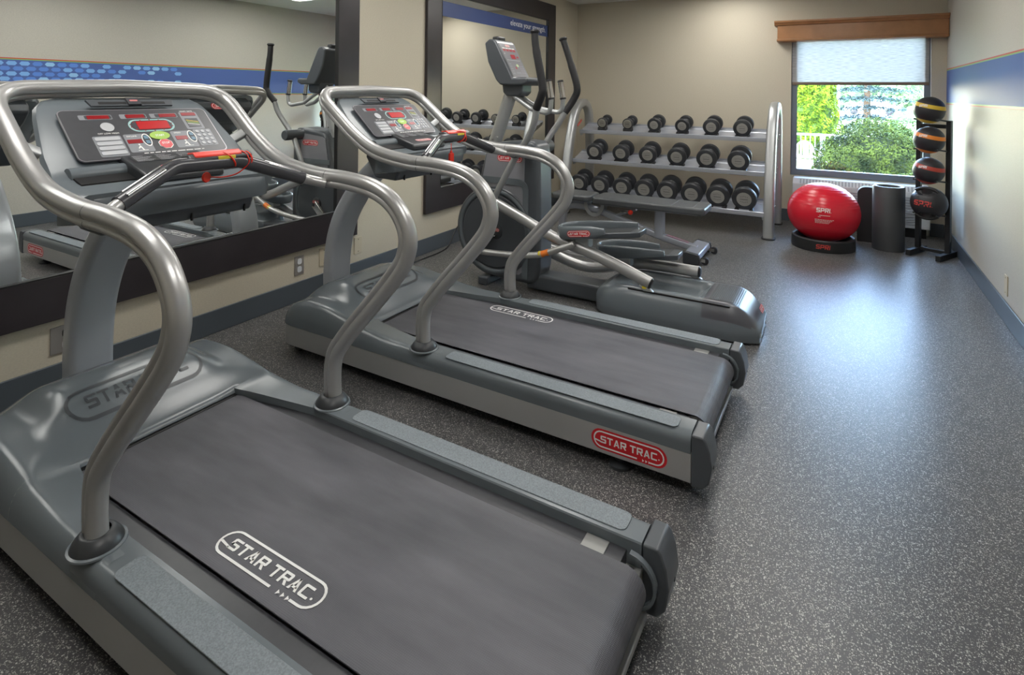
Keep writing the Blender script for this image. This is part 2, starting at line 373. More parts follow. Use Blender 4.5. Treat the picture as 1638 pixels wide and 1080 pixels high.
def capsule_logo(fnA, fnB, w_, h, bg=True, chev=True):
    """capsule badge: 0 = badge, 1 = ink; fnA badge level, fnB ink level; centred on (0,0)"""
    mb = MB()
    if bg: poly_on(mb, capsule(w_ * 1.04, h * 1.14), fnA, 0)
    o = capsule(w_ * .97, h * .93); i_ = capsule(w_ * .97 - h * .16, h * .77)
    skip = set(range(20, 27)) if chev else ()
    ring_on(mb, o, i_, fnB, 1, skip)
    block_on(mb, 'STAR TRAC', fnB, -w_ * .385, w_ * .39, -h * .20, h * .20, 1, .0)
    poly_on(mb, [(-w_ * .47, -h * .13), (-w_ * .37, -h * .19), (-w_ * .37, -h * .12), (-w_ * .46, -h * .05)], fnB, 1)
    if chev:
        for q in range(3):
            x = w_ * (.195 + .042 * q); y = -h * .425; d = h * .07
            poly_on(mb, [(x, y + d * 1.1), (x + d * 1.6, y), (x, y - d * 1.1)], fnB, 1)
    poly_on(mb, ell(w_ * .415, -h * .1, h * .04, h * .04, 8), fnB, 1)
    return mb
# ================================================================== THE ROOM
W, YB, ZC, Y0 = 4.009, 7.10, 2.60, -1.6
struct(MB().box(-.1, W + .1, Y0 - .1, YB + .15, -.1, 0), 'floor', floor_m)
struct(MB().box(-.1, W + .1, Y0 - .1, YB + .15, ZC, ZC + .1), 'ceiling', ceil_m)
struct(MB().box(-.1, 0, Y0, YB, 0, ZC), 'wall_left', wall_m)
struct(MB().box(W, W + .1, Y0, YB, 0, ZC), 'wall_right', wallr_m)
struct(MB().box(-.1, W + .1, Y0 - .1, Y0, 0, ZC), 'wall_front', wall_m)
WX0, WX1, WZ0, WZ1 = 2.61, 3.885, .515, 2.08
b = MB().box(0, WX0, YB, YB + .15, 0, ZC).box(WX1, W, YB, YB + .15, 0, ZC).box(WX0, WX1, YB, YB + .15, 0, WZ0).box(WX0, WX1, YB, YB + .15, WZ1, ZC)
struct(b, 'wall_back', wall_m, smooth=0)
def baseb(name, x0, x1, y0, y1): struct(MB().box(x0, x1, y0, y1, 0, .133), name, basem, bev=.004)
baseb('baseboard_left', 0, .012, Y0, YB); baseb('baseboard_right', W - .012, W, Y0, YB - .012)
baseb('baseboard_back', .012, WX0, YB - .012, YB); baseb('baseboard_back', WX1, W - .012, YB - .012, YB)
baseb('baseboard_front', .012, W - .012, Y0, Y0 + .012)
# right wall graphic band
b = MB()
b.box(W - .002, W, Y0, YB, 1.352, 1.668, 0)
b.box(W - .002, W, Y0, YB, 1.668, 1.678, 1); b.box(W - .002, W, Y0, YB, 1.678, 1.688, 2)
b.box(W - .002, W, Y0, YB, 1.342, 1.352, 1); b.box(W - .002, W, Y0, YB, 1.334, 1.342, 2)
rnd = random.Random(3)
for i in range(-14, 49):
    for j in range(6):
        y = .02 + .105 * i + (.0525 if j % 2 else 0); z = 1.377 + .0515 * j
        if y > 4.22: continue
        prob = 1 if y < 2.9 else (1 - (y - 2.9) / 2.1) * .85
        if rnd.random() > prob: continue
        hx = [(y - .045, z), (y - .027, z - .0205), (y + .027, z - .0205), (y + .045, z), (y + .027, z + .0205), (y - .027, z + .0205)]
        b.add([(W - .0028, p, q) for p, q in hx], [(5, 4, 3, 2, 1, 0)], rnd.choice((3, 3, 4, 4, 5)))
struct(b, 'trim_1', [bandb, grn, rds, hexA, hexB, hexC], smooth=0)
# ceiling fixtures (give the room its light)
lx = [(1.05, .55), (2.95, .55), (1.05, 2.55), (2.95, 2.55), (1.05, 4.6), (2.95, 4.6), (2.0, 6.25)]
for i, (x, y) in enumerate(lx):
    t = thing('ceiling_light', (x, y, ZC), 'recessed fluorescent ceiling panel ' + ('above the nearest treadmill hood', 'above the open floor nearest the viewer', 'above the second treadmill hood', 'above the middle of the open floor', 'above the weight bench seat', 'above the open floor near the window', 'in front of the dumbbell rack')[i], 'ceiling light', 'fluorescent panels in the ceiling')
    MB().box(-.26, .26, -.26 - .3, -.53, -.02, 0).box(-.26, .26, .53, .56, -.02, 0).box(-.26, -.23, -.53, .53, -.02, 0).box(.23, .26, -.53, .53, -.02, 0).build('frame', ceil_m, t, smooth=0)
    MB().box(-.23, .23, -.53, .53, -.014, -.002).build('diffuser', lamp_m, t, smooth=0)
# ------------------------------------------------------------------ window
win = MB()
def ringbox(mb, x0, x1, z0, z1, t, ya, yb, m=0, tb=None):
    tb = tb or t
    mb.box(x0, x0 + t, ya, yb, z0, z1, m).box(x1 - t, x1, ya, yb, z0, z1, m).box(x0 + t, x1 - t, ya, yb, z0, z0 + tb, m).box(x0 + t, x1 - t, ya, yb, z1 - t, z1, m)
ringbox(win, WX0 + .001, WX1 - .001, WZ0 + .001, WZ1 - .001, .055, YB + .03, YB + .10, 0, .07)
wobj = struct(win, 'window_1', alu, bev=.004)
MB().box(WX0 + .055, WX1 - .055, YB + .06, YB + .066, WZ0 + .07, WZ1 - .055).build('pane', glass_m, wobj, smooth=0)
# roller shade
t = thing('roller_shade', (3.24, YB + .015, 1.53), 'white fabric roller shade pulled a third down the window', 'window blind')
MB().box(2.616, 3.865, -.001, .001, 1.555, 2.06).build('fabric', shade_m, t, off=(3.24, 0, 1.53), smooth=0)
MB().prism(rrect(-.008, .008, 1.523, 1.556, .006), 'x', 2.616, 3.865).build('bottom_bar', M('shade_bar_brown', (.16, .12, .09), .5), t, off=(3.24, 0, 1.53))
tag(MB().tube([(3.875, YB - .012, 2.05), (3.878, YB - .014, 1.5), (3.883, YB - .014, .95)], .0035, 6).build('pull_cord', white), 'thin white shade cord hanging at the right side of the window', 'cord')
# valance
t = thing('window_valance', (3.23, YB, 2.0), 'honey brown wooden valance box above the window', 'valance')
vo = (3.23, YB, 2.0)
MB().prism([(6.955, 2.01), (7.1, 2.01), (7.1, 2.19), (6.955, 2.19)], 'x', 2.475, 4.004).build('board', wood, t, off=vo, bev=.003)
MB().prism([(6.955, 2.175), (6.94, 2.18), (6.935, 2.195), (6.918, 2.21), (6.918, 2.228), (7.1, 2.228), (7.1, 2.175)], 'x', 2.445, 4.006).build('crown_moulding', wood, t, off=vo, bev=.002)
MB().prism([(6.957, 2.03), (6.943, 2.025), (6.943, 2.008), (6.955, 2.0), (7.1, 2.0), (7.1, 2.03)], 'x', 2.47, 4.005).build('lower_moulding', wood, t, off=vo, bev=.002)
# air conditioner
t = thing('air_conditioner', (3.25, 7.0, .0), 'white wall air conditioner with louvred grilles below the window', 'air conditioner')
ao = (3.25, 7.0, 0)
MB().prism([(6.87, .10), (7.098, .10), (7.098, .512), (6.93, .512), (6.87, .46)], 'x', 2.65, 3.865).build('housing', ptacw, t, off=ao, bev=.008)
b = MB()
for i in range(11): b.box(2.75, 3.76, 6.86, 6.875, .135 + .026 * i, .135 + .026 * i + .014)
b.build('front_grille', ptacg, t, off=ao, smooth=0)
b = MB()
Rt = Matrix.Rotation(math.radians(-40), 3, 'X')
for i in range(34):
    x = 2.72 + .030 * i; b.box(x, x + .014, 6.865, 6.925, .478, .486, 0, Matrix.Rotation(math.radians(41), 3, 'X'), (x, 6.898, .484))
b.build('top_grille', ptacg, t, off=ao, smooth=0)
MB().box(2.68, 3.84, 6.93, 7.09, .0, .10).build('base', black, t, off=ao)  # black block standing in for the shaded gap under the housing
# ------------------------------------------------------------------ mirrors
def mirror(y0, y1, z0, z1, fw, label, banner=None):
    t = thing('framed_mirror', (0, (y0 + y1) / 2, z0), label, 'mirror'); o3 = (0, (y0 + y1) / 2, z0)
    g = MB().box(.001, .016, y0 + fw - .02, y1 - fw + .02, z0 + fw - .02, z1 - fw + .02).build('glass', mirror_m, t, off=o3, smooth=0)
    f = MB()
    f.prism([(y0, z0), (y1, z0), (y1 - fw, z0 + fw), (y0 + fw, z0 + fw)], 'x', .001, .03)
    f.prism([(y0, z1), (y1, z1), (y1 - fw, z1 - fw), (y0 + fw, z1 - fw)], 'x', .001, .03)
    f.prism([(y0, z0), (y0, z1), (y0 + fw, z1 - fw), (y0 + fw, z0 + fw)], 'x', .001, .03)
    f.prism([(y1, z0), (y1, z1), (y1 - fw, z1 - fw), (y1 - fw, z0 + fw)], 'x', .001, .03)
    f.build('frame', frame_m, t, off=o3, bev=.003)
    l = MB(); ya, yb, za, zb = y0 + fw, y1 - fw, z0 + fw, z1 - fw
    for q in ((ya, yb, za, za + .006), (ya, yb, zb - .006, zb), (ya, ya + .006, za, zb), (yb - .006, yb, za, zb)): l.box(.016, .032, q[0], q[1], q[2], q[3])
    l.build('inner_bead', black, t, off=o3, smooth=0)
    if banner:
        bb = MB().box(.0165, .0175, ya + .006, yb - .006, 2.078, 2.212, 0)
        fn = flat((.0175, 0, 0), (0, 1, 0), (0, 0, 1), (1, 0, 0), .0008)
        text_on(bb, 'elevate your strength.', fn, 5.28, 6.11, 2.105, 2.188, 1, .004)
        bb.build('banner', [bannerb, white], t, off=o3, smooth=0)
    return t
mirror(-1.2, 3.067, .34, 2.48, .2, 'large dark-framed wall mirror behind the two treadmills, nearest the viewer')
mirror(3.86, 6.372, .345, 2.483, .2, 'dark-framed wall mirror with a blue banner reading elevate your strength', True)
# ------------------------------------------------------------------ wall plates
def plate(x, y, z, label, mat, kind, nx=1):
    t = thing('outlet_plate' if kind else 'wall_plate', (x, y, z), label, 'wall plate'); s = nx
    MB().box(min(0, .006 * s), max(0, .006 * s), -.037, .037, -.062, .062).build('plate', mat, t, bev=.002)
    if kind:
        for q in (-.026, .026):
            MB().prism([(a, b + q) for a, b in rrect(-.017, .017, -.019, .019, .012)], 'x', .004, .009).build('socket', ptacw, t)
    else:
        for q in (-.045, .045): MB().lathe([(0, .002), (.003, .002), (.003, 0)], (.006 * s, 0, q), (s, 0, 0), 8).build('screw', steel_d, t)
plate(0, 2.569, .238, 'steel double outlet plate under the large mirror, between the treadmills', plate_st, True)
pp = thing('outlet_plate', (0, 1.24, .238), 'steel outlet plate behind the nearest treadmill mast', 'wall plate')
MB().box(0, .006, -.045, .06, -.062, .062).build('plate', plate_st, pp, bev=.002)
for q in (-.026, .026): MB().prism([(a, b + q) for a, b in rrect(-.0, .034, -.019, .019, .012)], 'x', .004, .009).build('socket', ptacw if q < 0 else black, pp)
plate(0, 2.775, .245, 'beige blank wall plate just left of the second treadmill mast', plate_be, False)
plate(0, 3.099, .252, 'beige blank wall plate below the bare wall between the mirrors', plate_be, False)
plate(W, 4.63, .235, 'beige blank wall plate low on the right wall', plate_be, False, -1)
tag(MB().tube(cr([(.012, 4.62, .30), (.03, 4.48, .24), (.05, 4.27, .13), (.07, 4.14, .02), (.10, 3.95, .006), (.10, 3.7, .006), (.12, 3.3, .006)], 8), .006, 8).build('power_cord', black), 'black power cord running down the baseboard to the floor behind the second treadmill', 'cord')

# ================================================================== TREADMILLS
def make_treadmill():
    T = thing('treadmill', (1.6, 0, 0), '', 'treadmill', 'treadmills facing the mirror wall')
    O3 = (1.6, 0, 0)
    def B(mb, name, mats, parent=T, **k): return mb.build(name, mats, parent, off=O3, **k)
    HW = .435
    # lower silver frame, rounded nose
    plan = rrect(.495, 2.672, -HW, HW, [.004, .11, .11, .004], 8)
    fr = B(MB().prism(plan, 'z', .055, .158), 'side_frame', railsilver, bev=.003, smooth=30)
    for sy in (-1, 1):
        mb = capsule_logo(flat((2.447, sy * HW, .108), (1 if sy < 0 else -1, 0, 0), (0, 0, 1), (0, sy, 0), .0008),
                          flat((2.447, sy * HW, .108), (1 if sy < 0 else -1, 0, 0), (0, 0, 1), (0, sy, 0), .0016), .275, .066)
        B(mb, 'logo', [red, white], fr, smooth=0)
    # foot rails
    def prof(x):  # section from outer bottom up and over to inner bottom, at +y side
        pts = [(.4355, .157), (.437, .185)]
        for k in range(7): a = PI / 2 * k / 6; pts.append((.437 - .035 * (1 - math.cos(a)), .190 + .035 * math.sin(a)))
        pts += [(.335, .226), (.332, .222), (.332, .16)]
        return pts
    for sy in (-1, 1):
        pr = prof(0); mb = MB()
        mb.prism([(sy * y, z) for y, z in pr], 'x', 1.43, 2.670)
        rail = B(mb, 'foot_rail', plastic, smooth=30)
        pp = rrect(1.60, 2.62, sy * .385 - .037, sy * .385 + .037, .02)
        B(MB().prism(pp, 'z', .2255, .2285), 'grip_pad', pad, rail, bev=.001)
        # deck edge strip
        B(MB().box(1.10, 2.63, sy * .272, sy * .334, .16, .196), 'deck_edge', membrane)
        B(MB().box(2.52, 2.585, min(sy * .276, sy * .328), max(sy * .276, sy * .328), .196, .200), 'deck_clip', steel_dull, bev=.001)
        # end caps
        cp = [(2.673, .048), (2.712, .050), (2.733, .075), (2.742, .13), (2.735, .18), (2.722, .215), (2.712, .2262), (2.673, .2262)]
        cap = B(MB().prism(cp, 'y', min(sy * .332, sy * .44), max(sy * .332, sy * .44)), 'end_cap', plastic2, bev=.005, seg=3)
        ring = MB(); n = 10
        arc = [(2.645 + .068 * math.sin(a), .135 + .068 * math.cos(a)) for a in [PI * .9 * k / n for k in range(n + 1)]]
        ring.sweep([(x, sy * .316, z) for x, z in arc], [(-.004, -.008), (.004, -.008), (.004, .008), (-.004, .008)], (0, 0, 1))
        B(ring, 'roller_guard', plastic, cap)
        B(MB().lathe([(0, .003), (.006, .003), (.006, 0)], (2.738, sy * .40, .115), (1, 0, 0), 8), 'screw', black, cap)
    B(MB().box(2.655, 2.69, -.325, .325, .045, .066), 'rear_crossbar', silver2, bev=.004)
    B(MB().lathe([(0, -.325), (.012, -.325), (.012, -.27), (.050, -.27), (.050, .27), (.012, .27), (.012, .325), (0, .325)], (2.645, 0, .15), (0, 1, 0), 28), 'rear_roller', steel_d)
    # belt
    top = [(1.03, .207)] + [(2.645 + .0565 * math.sin(a), .150 + .0565 * math.cos(a)) for a in [PI * k / 14 for k in range(15)]] + [(1.03, .0935)]
    mb = MB(); nY = 2; vs = []
    for x, z in top: vs += [(x, -.272, z), (x, .272, z)]
    mb.add(vs, [(2 * i, 2 * i + 1, 2 * i + 3, 2 * i + 2) for i in range(len(top) - 1)])
    vs = []
    for x, z in top:
        zz = z - .003 if z > .15 else z + .003; xx = x - .003 if x > 2.66 else x
        vs += [(xx, -.272, zz), (xx, .272, zz)]
    mb.add(vs, [(2 * i, 2 * i + 2, 2 * i + 3, 2 * i + 1) for i in range(len(top) - 1)])
    L_ = len(top) * 2
    for s_ in (0, 1): mb.add([mb.v[2 * i + s_] for i in range(len(top))] + [mb.v[L_ + 2 * i + s_] for i in range(len(top))], [(i, i + 1, len(top) + i + 1, len(top) + i) for i in range(len(top) - 1)])
    belt = B(mb, 'running_belt', belt_m, smooth=40)
    # ---- motor hood: moulded shell with two shoulder lobes and a dished centre
    def herm(P, x):     # smooth (monotone-ish) curve through the profile points
        if x <= P[0][0]: return P[0][1]
        if x >= P[-1][0]: return P[-1][1]
        sl = [(P[i + 1][1] - P[i][1]) / (P[i + 1][0] - P[i][0]) for i in range(len(P) - 1)]
        mm = [sl[0]] + [0 if sl[i] * sl[i + 1] <= 0 else 2 / (1 / sl[i] + 1 / sl[i + 1]) for i in range(len(sl) - 1)] + [0]
        for i in range(len(P) - 1):
            if x <= P[i + 1][0]:
                h = P[i + 1][0] - P[i][0]; t = (x - P[i][0]) / h
                return P[i][1] * (2 * t ** 3 - 3 * t * t + 1) + mm[i] * h * (t ** 3 - 2 * t * t + t) + P[i + 1][1] * (-2 * t ** 3 + 3 * t * t) + mm[i + 1] * h * (t ** 3 - t * t)
    def ridge(x): return herm([(.495, .215), (.56, .285), (.66, .335), (.76, .352), (.86, .332), (.96, .276), (1.08, .222), (1.3, .222)], x)
    def lobe(x): return herm([(.495, .20), (.58, .258), (.68, .286), (.80, .290), (.95, .272), (1.12, .243), (1.3, .2275), (1.7, .2265)], x)
    def crease(x):   # |y| where the centre dish meets the shoulder
        if x < .76: return .318
        if x < 1.10: t = (x - .76) / .34; return .318 - .0 * t + .085 * t * t
        return .40
    def hz(x, y):
        a = abs(y); c_ = crease(x); R = ridge(x); Lb = lobe(x)
        if a < c_:
            t = a / c_
            if R > Lb: q = max(0, (t - .62) / .38); q = q * q * (3 - 2 * q)
            else: q = max(0, (t - .45) / .55) ** 2
            return R + (Lb - R) * q
        return Lb
    def edgef(x, y):
        # distance to the outline (nose corners rounded, radius .11)
        r = .11; dx = x - .493; dy = .438 - abs(y)
        if dx < r and dy < r: d = r - math.hypot(r - dx, r - dy)
        else: d = min(dx, dy)
        re_ = .055 if x < 1.1 else max(.037, .055 - .018 * (x - 1.1) / .3)
        d = max(0, min(1, d / re_)); return math.sqrt(max(0, 1 - (1 - d) ** 2))
    def HZ(x, y): return .159 + (hz(x, y) - .159) * edgef(x, y)
    mb = MB(); NX, NY = 46, 72
    def wid(x):
        dx = x - .493; return .438 if dx >= .11 else .438 - .11 + math.sqrt(max(0, .11 ** 2 - (.11 - dx) ** 2))
    vs = []
    for i in range(NX + 1):
        x = .493 + (1.06 - .493) * (i / NX) ** 1.25; w_ = wid(x)
        for j in range(NY + 1):
            s_ = -1 + 2 * j / NY; s_ = math.copysign(1 - (1 - abs(s_)) ** 1.35, s_); y = w_ * s_
            vs.append((x, y, HZ(x, y) if abs(s_) < 1 and i else .159))
    mb.add(vs, [(i * (NY + 1) + j, (i + 1) * (NY + 1) + j, (i + 1) * (NY + 1) + j + 1, i * (NY + 1) + j + 1) for i in range(NX) for j in range(NY)])
    # lip down to the belt
    vs = []; last = [(1.06, wid(1.06) * 0 + p[1], p[2]) for p in mb.v[NX * (NY + 1):]]
    last = [p for p in last if abs(p[1]) < .29]
    vs = last + [(1.066, p[1], .212) for p in last]; n = len(last)
    mb.add(vs, [(i, n + i, n + i + 1, i + 1) for i in range(n - 1)])
    # side strips running back beside the belt to the uprights
    for sy in (-1, 1):
        NS, NW = 26, 14; vs = []
        for i in range(NS + 1):
            x = 1.06 + (1.56 - 1.06) * i / NS; t = (x - 1.06) / .5
            yi = .262 + .075 * min(1, t * 1.25) ** .8
            for j in range(NW + 1):
                y = yi + (.438 - yi) * (1 - (1 - j / NW) ** 1.4); vs.append((x, sy * y, HZ(x, sy * y) if j < NW else .159))
            vs.append((x, sy * (yi - .002), .198))
        K = NW + 2
        fs = [(i * K + j, (i + 1) * K + j, (i + 1) * K + j + 1, i * K + j + 1) for i in range(NS) for j in range(NW)] + [(i * K + NW + 1, (i + 1) * K + NW + 1, (i + 1) * K, i * K) for i in range(NS)]
        mb.add(vs, fs)
    hood = B(mb, 'motor_hood', plastic, smooth=60)
    B(MB().box(1.0655, 1.079, -.262, .262, .2074, .2092), 'belt_gap_shade', black, hood, smooth=0)  # black strip stands for the shade in the gap between hood and belt
    # raised dark emblem on the hood
    def hfn(e):
        def fn(x, y): X = .885 - .0 - y; Y = x; return (X, Y, hz(X, Y) + e)
        return fn
    lg = MB(); W_, H_ = .46, .13
    def dens(pts, k=6):
        out = []
        for i in range(len(pts)):
            a = pts[i]; b_ = pts[(i + 1) % len(pts)]
            for q in range(k): out.append((a[0] + (b_[0] - a[0]) * q / k, a[1] + (b_[1] - a[1]) * q / k))
        return out
    o_ = capsule(W_, H_); i_ = capsule(W_ - .022, H_ - .028)
    ring_on(lg, o_, i_, hfn(.0015), 0)
    block_on(lg, 'STAR TRAC', hfn(.0022), -.17, .17, -.026, .026, 0)
    B(lg, 'hood_emblem', M('emblem_slate', (.045, .052, .060), .4), hood, smooth=0)
    # transport wheels, feet
    for sy in (-1, 1):
        B(MB().lathe([(0, -.022), (.03, -.022), (.036, -.014), (.036, .014), (.03, .022), (0, .022)], (.60, sy * .36, .037), (0, 1, 0), 20), 'wheel', blackr)
        B(MB().lathe([(0, 0), (.040, 0), (.042, .012), (.018, .024), (.018, .055), (0, .055)], (2.40, sy * .385, 0), (0, 0, 1), 20), 'leveling_foot', darkp)
        # collar
        B(MB().lathe([(.060, 0), (.060, .006), (.054, .018), (.041, .034), (.036, .036), (.03, .036)], (1.463, sy * .39, .225), (0, 0, 1), 32), 'upright_collar', darkp, smooth=50)
        B(MB().lathe([(.055, 0), (.067, .0), (.066, .004), (.060, .006)], (1.463, sy * .39, .225), (0, 0, 1), 32), 'collar_seat', plastic, smooth=50)
    # ---- tube frame: both uprights and the loop around the console
    side = [(1.463, .232), (1.463, .38), (1.525, .485), (1.755, .745), (1.812, .84), (1.812, .92), (1.755, 1.0), (1.66, 1.047), (1.52, 1.066), (1.36, 1.072), (1.20, 1.095), (1.10, 1.130), (1.0, 1.188), (.93, 1.240)]
    sd = cr([(x, 0, z) for x, z in side], 7)
    near = [(p.x, -.395, p.z) for p in sd]; far = [(p.x, .395, p.z) for p in sd][::-1]
    corner = fillet([near[-1], (.742, -.395, 1.388), (.742, .0, 1.400), (.742, .395, 1.388), far[0]], [.15, 1.0, .15], 12)
    path = near[:-1] + [tuple(p) for p in corner] + far[1:]
    sec = []
    for k in range(22): a = math.radians(-142 + 284 * k / 21); sec.append((.0100 + .0245 * math.cos(a), .0262 * math.sin(a)))
    for k in range(12): a = math.radians(70 + 220 * k / 11); sec.append((-.0195 + .0165 * math.cos(a), .0205 * math.sin(a)))
    # section axes: first = outwards of the bend (+x at the base), second = sideways
    fr_ = B(MB().sweep(path, sec, (1, 0, 0)), 'handrail_frame', silver, smooth=50)
    for sy in (-1, 1):
        B(MB().sweep([(1.425, sy * .395, 1.0685), (1.4225, sy * .395, 1.0688)], [(a * 1.012, b_ * 1.012) for a, b_ in sec], (0, 0, 1)), 'joint_seam', darkp, fr_)
        B(MB().sweep([(.935, sy * .378, 1.218), (.928, sy * .325, 1.19)], rrect(-.020, .020, -.013, .013, .008), (.6, 0, -.6)), 'console_bracket', silver2, bev=.003)
    # ---- mast: broad curved plate
    mp_ = cr([(x, .022, z) for x, z in ((.455, .20), (.455, .34), (.475, .50), (.525, .64), (.60, .76), (.70, .88), (.80, .97))], 7)
    B(MB().sweep(mp_, rrect(-.042, .042, -.082, .082, .026, 6), (1, 0, 0)), 'mast', mast_m, smooth=40)
    # ---- console housing: stations down the face, then over the shelf to the lip
    st = [(.738, 1.358, .19, .030), (.748, 1.362, .235, .060), (.764, 1.356, .268, .09), (.79, 1.336, .290, .12), (.83, 1.303, .304, .145), (.90, 1.243, .320, .16), (.97, 1.184, .334, .15), (1.02, 1.143, .337, .135), (1.05, 1.122, .342, .128), (1.09, 1.108, .345, .122), (1.14, 1.097, .344, .118), (1.18, 1.089, .336, .114), (1.197, 1.083, .325, .108)]
    mb = MB(); K = None; rows = []
    for i, (x, z, w_, D) in enumerate(st):
        a = st[max(0, i - 1)]; c_ = st[min(len(st) - 1, i + 1)]; t = Vector((c_[0] - a[0], 0, c_[1] - a[1])).normalized(); n_ = Vector((t.z, 0, -t.x)) * -1
        if n_.z < 0: n_ = -n_
        if x >= 1.17: n_ = Vector((.12, 0, 1)).normalized()
        cs = [(-w_ + .022, 0), (-w_ + .008, -.005), (-w_, -.018), (-w_ + .008, -.042), (-w_ * .84, -D * .50), (-w_ * .55, -D * .66), (w_ * .55, -D * .66), (w_ * .84, -D * .50), (w_ - .008, -.042), (w_, -.018), (w_ - .008, -.005), (w_ - .022, 0)]
        K = len(cs); rows += [Vector((x, y, z)) + n_ * d for y, d in cs]
    fs = [(i * K + q, i * K + (q + 1) % K, (i + 1) * K + (q + 1) % K, (i + 1) * K + q) for i in range(len(st) - 1) for q in range(K)]
    fs += [tuple(range(K)), tuple((len(st) - 1) * K + q for q in range(K - 1, -1, -1))]
    mb.add(rows, fs); hs = B(mb, 'console_housing', plastic, smooth=38)
    B(MB().prism([(1.02, .95), (1.16, .945), (1.178, .985), (1.178, 1.03), (.98, 1.09), (.95, 1.06)], 'y', -.255, .255), 'lower_housing', plastic2, bev=.01)
    fp = [(1.186 + .018 * (1 - (y / .345) ** 2) - (.05 * max(0, (abs(y) - .29) / .055) ** 1.5), y) for y in [-.345 + .69 * k / 24 for k in range(25)]]
    q = MB(); vs = []
    for x, y in fp: vs += [(x - .03, y, 1.060), (x - .004, y, 1.0755), (x + .004, y, 1.068), (x + .006, y, 1.03), (x - .002, y, .996), (x - .03, y, .990)]
    q.add(vs, [(6 * i + a, 6 * i + (a + 1) % 6, 6 * i + 6 + (a + 1) % 6, 6 * i + 6 + a) for i in range(24) for a in range(6)] + [tuple(range(6)), tuple(range(149, 143, -1))])
    B(q, 'front_lip', plastic, hs, smooth=50)
    for yy in (-.20, .02, .22): B(MB().box(1.1665, 1.176, yy - .002, yy + .002, .945, .972), 'seam', black, hs)
    # rear badge seen in the mirror
    nb = Vector((-.80, 0, -.60)).normalized(); Ub = Vector((0, -1, 0)); Vb = Ub.cross(nb); 
    if Vb.z < 0: Vb = -Vb
    back_c = Vector((.712, 0, 1.235))
    B(MB().prism([(.752, 1.342), (.69, 1.305), (.675, 1.265), (.73, 1.21), (.82, 1.15), (.86, 1.20)], 'y', -.215, .215), 'rear_cover', plastic2, bev=.012)
    bn = Vector((-(.1), 0, 0)); e1 = Vector((.69 - .66, 0, 1.305 - 1.26)).normalized(); nn = Vector((-e1.z, 0, e1.x))
    Oc = Vector((.675, 0, 1.2825)) + nn * .001
    B(capsule_logo(flat(Oc, (0, -1, 0), e1, nn, .001), flat(Oc, (0, -1, 0), e1, nn, .0018), .20, .046), 'logo', [red, white], hs, smooth=0)
    # ---- control panel in its own plane
    A = Vector((.843, 0, 1.314)); Bv = Vector((1.015, 0, 1.160)); dv = (Bv - A).normalized(); LP = (Bv - A).length; nrm = Vector((-dv.z, 0, dv.x)) 
    if nrm.z < 0: nrm = -nrm
    # the housing surface lies slightly off this plane: lift the panel clear of it
    A = A + nrm * .006
    WP = .50
    def pf(e):
        def fn(u, v): return tuple(A + dv * (v * LP) + Vector((0, (u - .5) * WP, 0)) + nrm * e)
        return fn
    def rr(u0, u1, v0, v1, r, n=4):   # rounded rect, r in metres
        return [(u0 + (a / WP), v0 + b_ / LP) for a, b_ in rrect(0, (u1 - u0) * WP, 0, (v1 - v0) * LP, r, n)]
    def slab(mb, pts, e0, e1_, m=0):
        n = len(pts); vs = [pf(e0)(*p) for p in pts] + [pf(e1_)(*p) for p in pts]
        mb.add(vs, [tuple(range(n)), tuple(range(2 * n - 1, n - 1, -1))] + [(i, (i + 1) % n, n + (i + 1) % n, n + i) for i in range(n)], m)
    mb = MB(); slab(mb, rr(-.008, 1.008, -.016, 1.016, .022), -.004, .0012, 1); slab(mb, rr(0, 1, 0, 1, .018), .0, .0022, 0)
    E_ = .0026
    f1 = pf(E_); f2 = pf(E_ + .0004)
    for (u0, u1, v0, v1) in ((.105, .31, .10, .20), (.36, .54, .10, .20), (.565, .765, .10, .20)): poly_on(mb, rr(u0, u1, v0, v1, .004), f1, 2); poly_on(mb, rr(u0 + .035, u1 - .005, v0 + .012, v1 - .012, .003), f2, 0)
    poly_on(mb, rr(.785, .925, .08, .49, .006), f1, 2)
    poly_on(mb, rr(.805, .905, .235, .45, .002), f2, 0)
    for q, (mm, dy) in enumerate(((6, .0), (7, .04), (5, .08), (2, .12))):
        poly_on(mb, [(.812, .27 + dy), (.90, .32 + dy * .9), (.90, .333 + dy * .9), (.812, .283 + dy)], pf(E_ + .0009), mm)
    o_ = rr(.385, .705, .225, .495, .031, 6); i_ = rr(.40, .69, .247, .473, .026, 6)
    ring_on(mb, o_, i_, f1, 3)
    for k in range(14):
        a = 2 * PI * (k + .5) / 14; cu = .545 + .148 * math.cos(a) * (1 if abs(math.cos(a)) > .6 else 1.0); cv = .36 + .125 * math.sin(a)
        poly_on(mb, ell(cu, cv, .006, .012, 6), f2, 8)
    poly_on(mb, rr(.125, .30, .55, .965, .006), f1, 2)
    poly_on(mb, rr(.315, .475, .54, .92, .006), f1, 2); poly_on(mb, rr(.64, .80, .52, .89, .006), f1, 2)
    poly_on(mb, rr(.815, .955, .50, .88, .006), f1, 2)
    for (cu, cv) in ((.455, .675), (.785, .655)):
        ring_on(mb, ell(cu, cv, .030, .135, 20), ell(cu, cv, .024, .115, 20), f2, 5); poly_on(mb, ell(cu, cv, .024, .115, 20), f2, 0)
    for s_, u0, u1, v0, v1 in (('OFF LOW HIGH', .17, .30, .515, .485), ('HEART RATE', .80, .90, .075, .05), ('INCLINE', .335, .40, .60, .57), ('SPEED', .665, .715, .575, .545)):
        text_on(mb, s_, pf(E_ + .0006), u0, u1, v0, v1, 5, .01)
    lines_on(mb, pf(E_ + .0006), .39, .82, .958, .944, 5, 4)
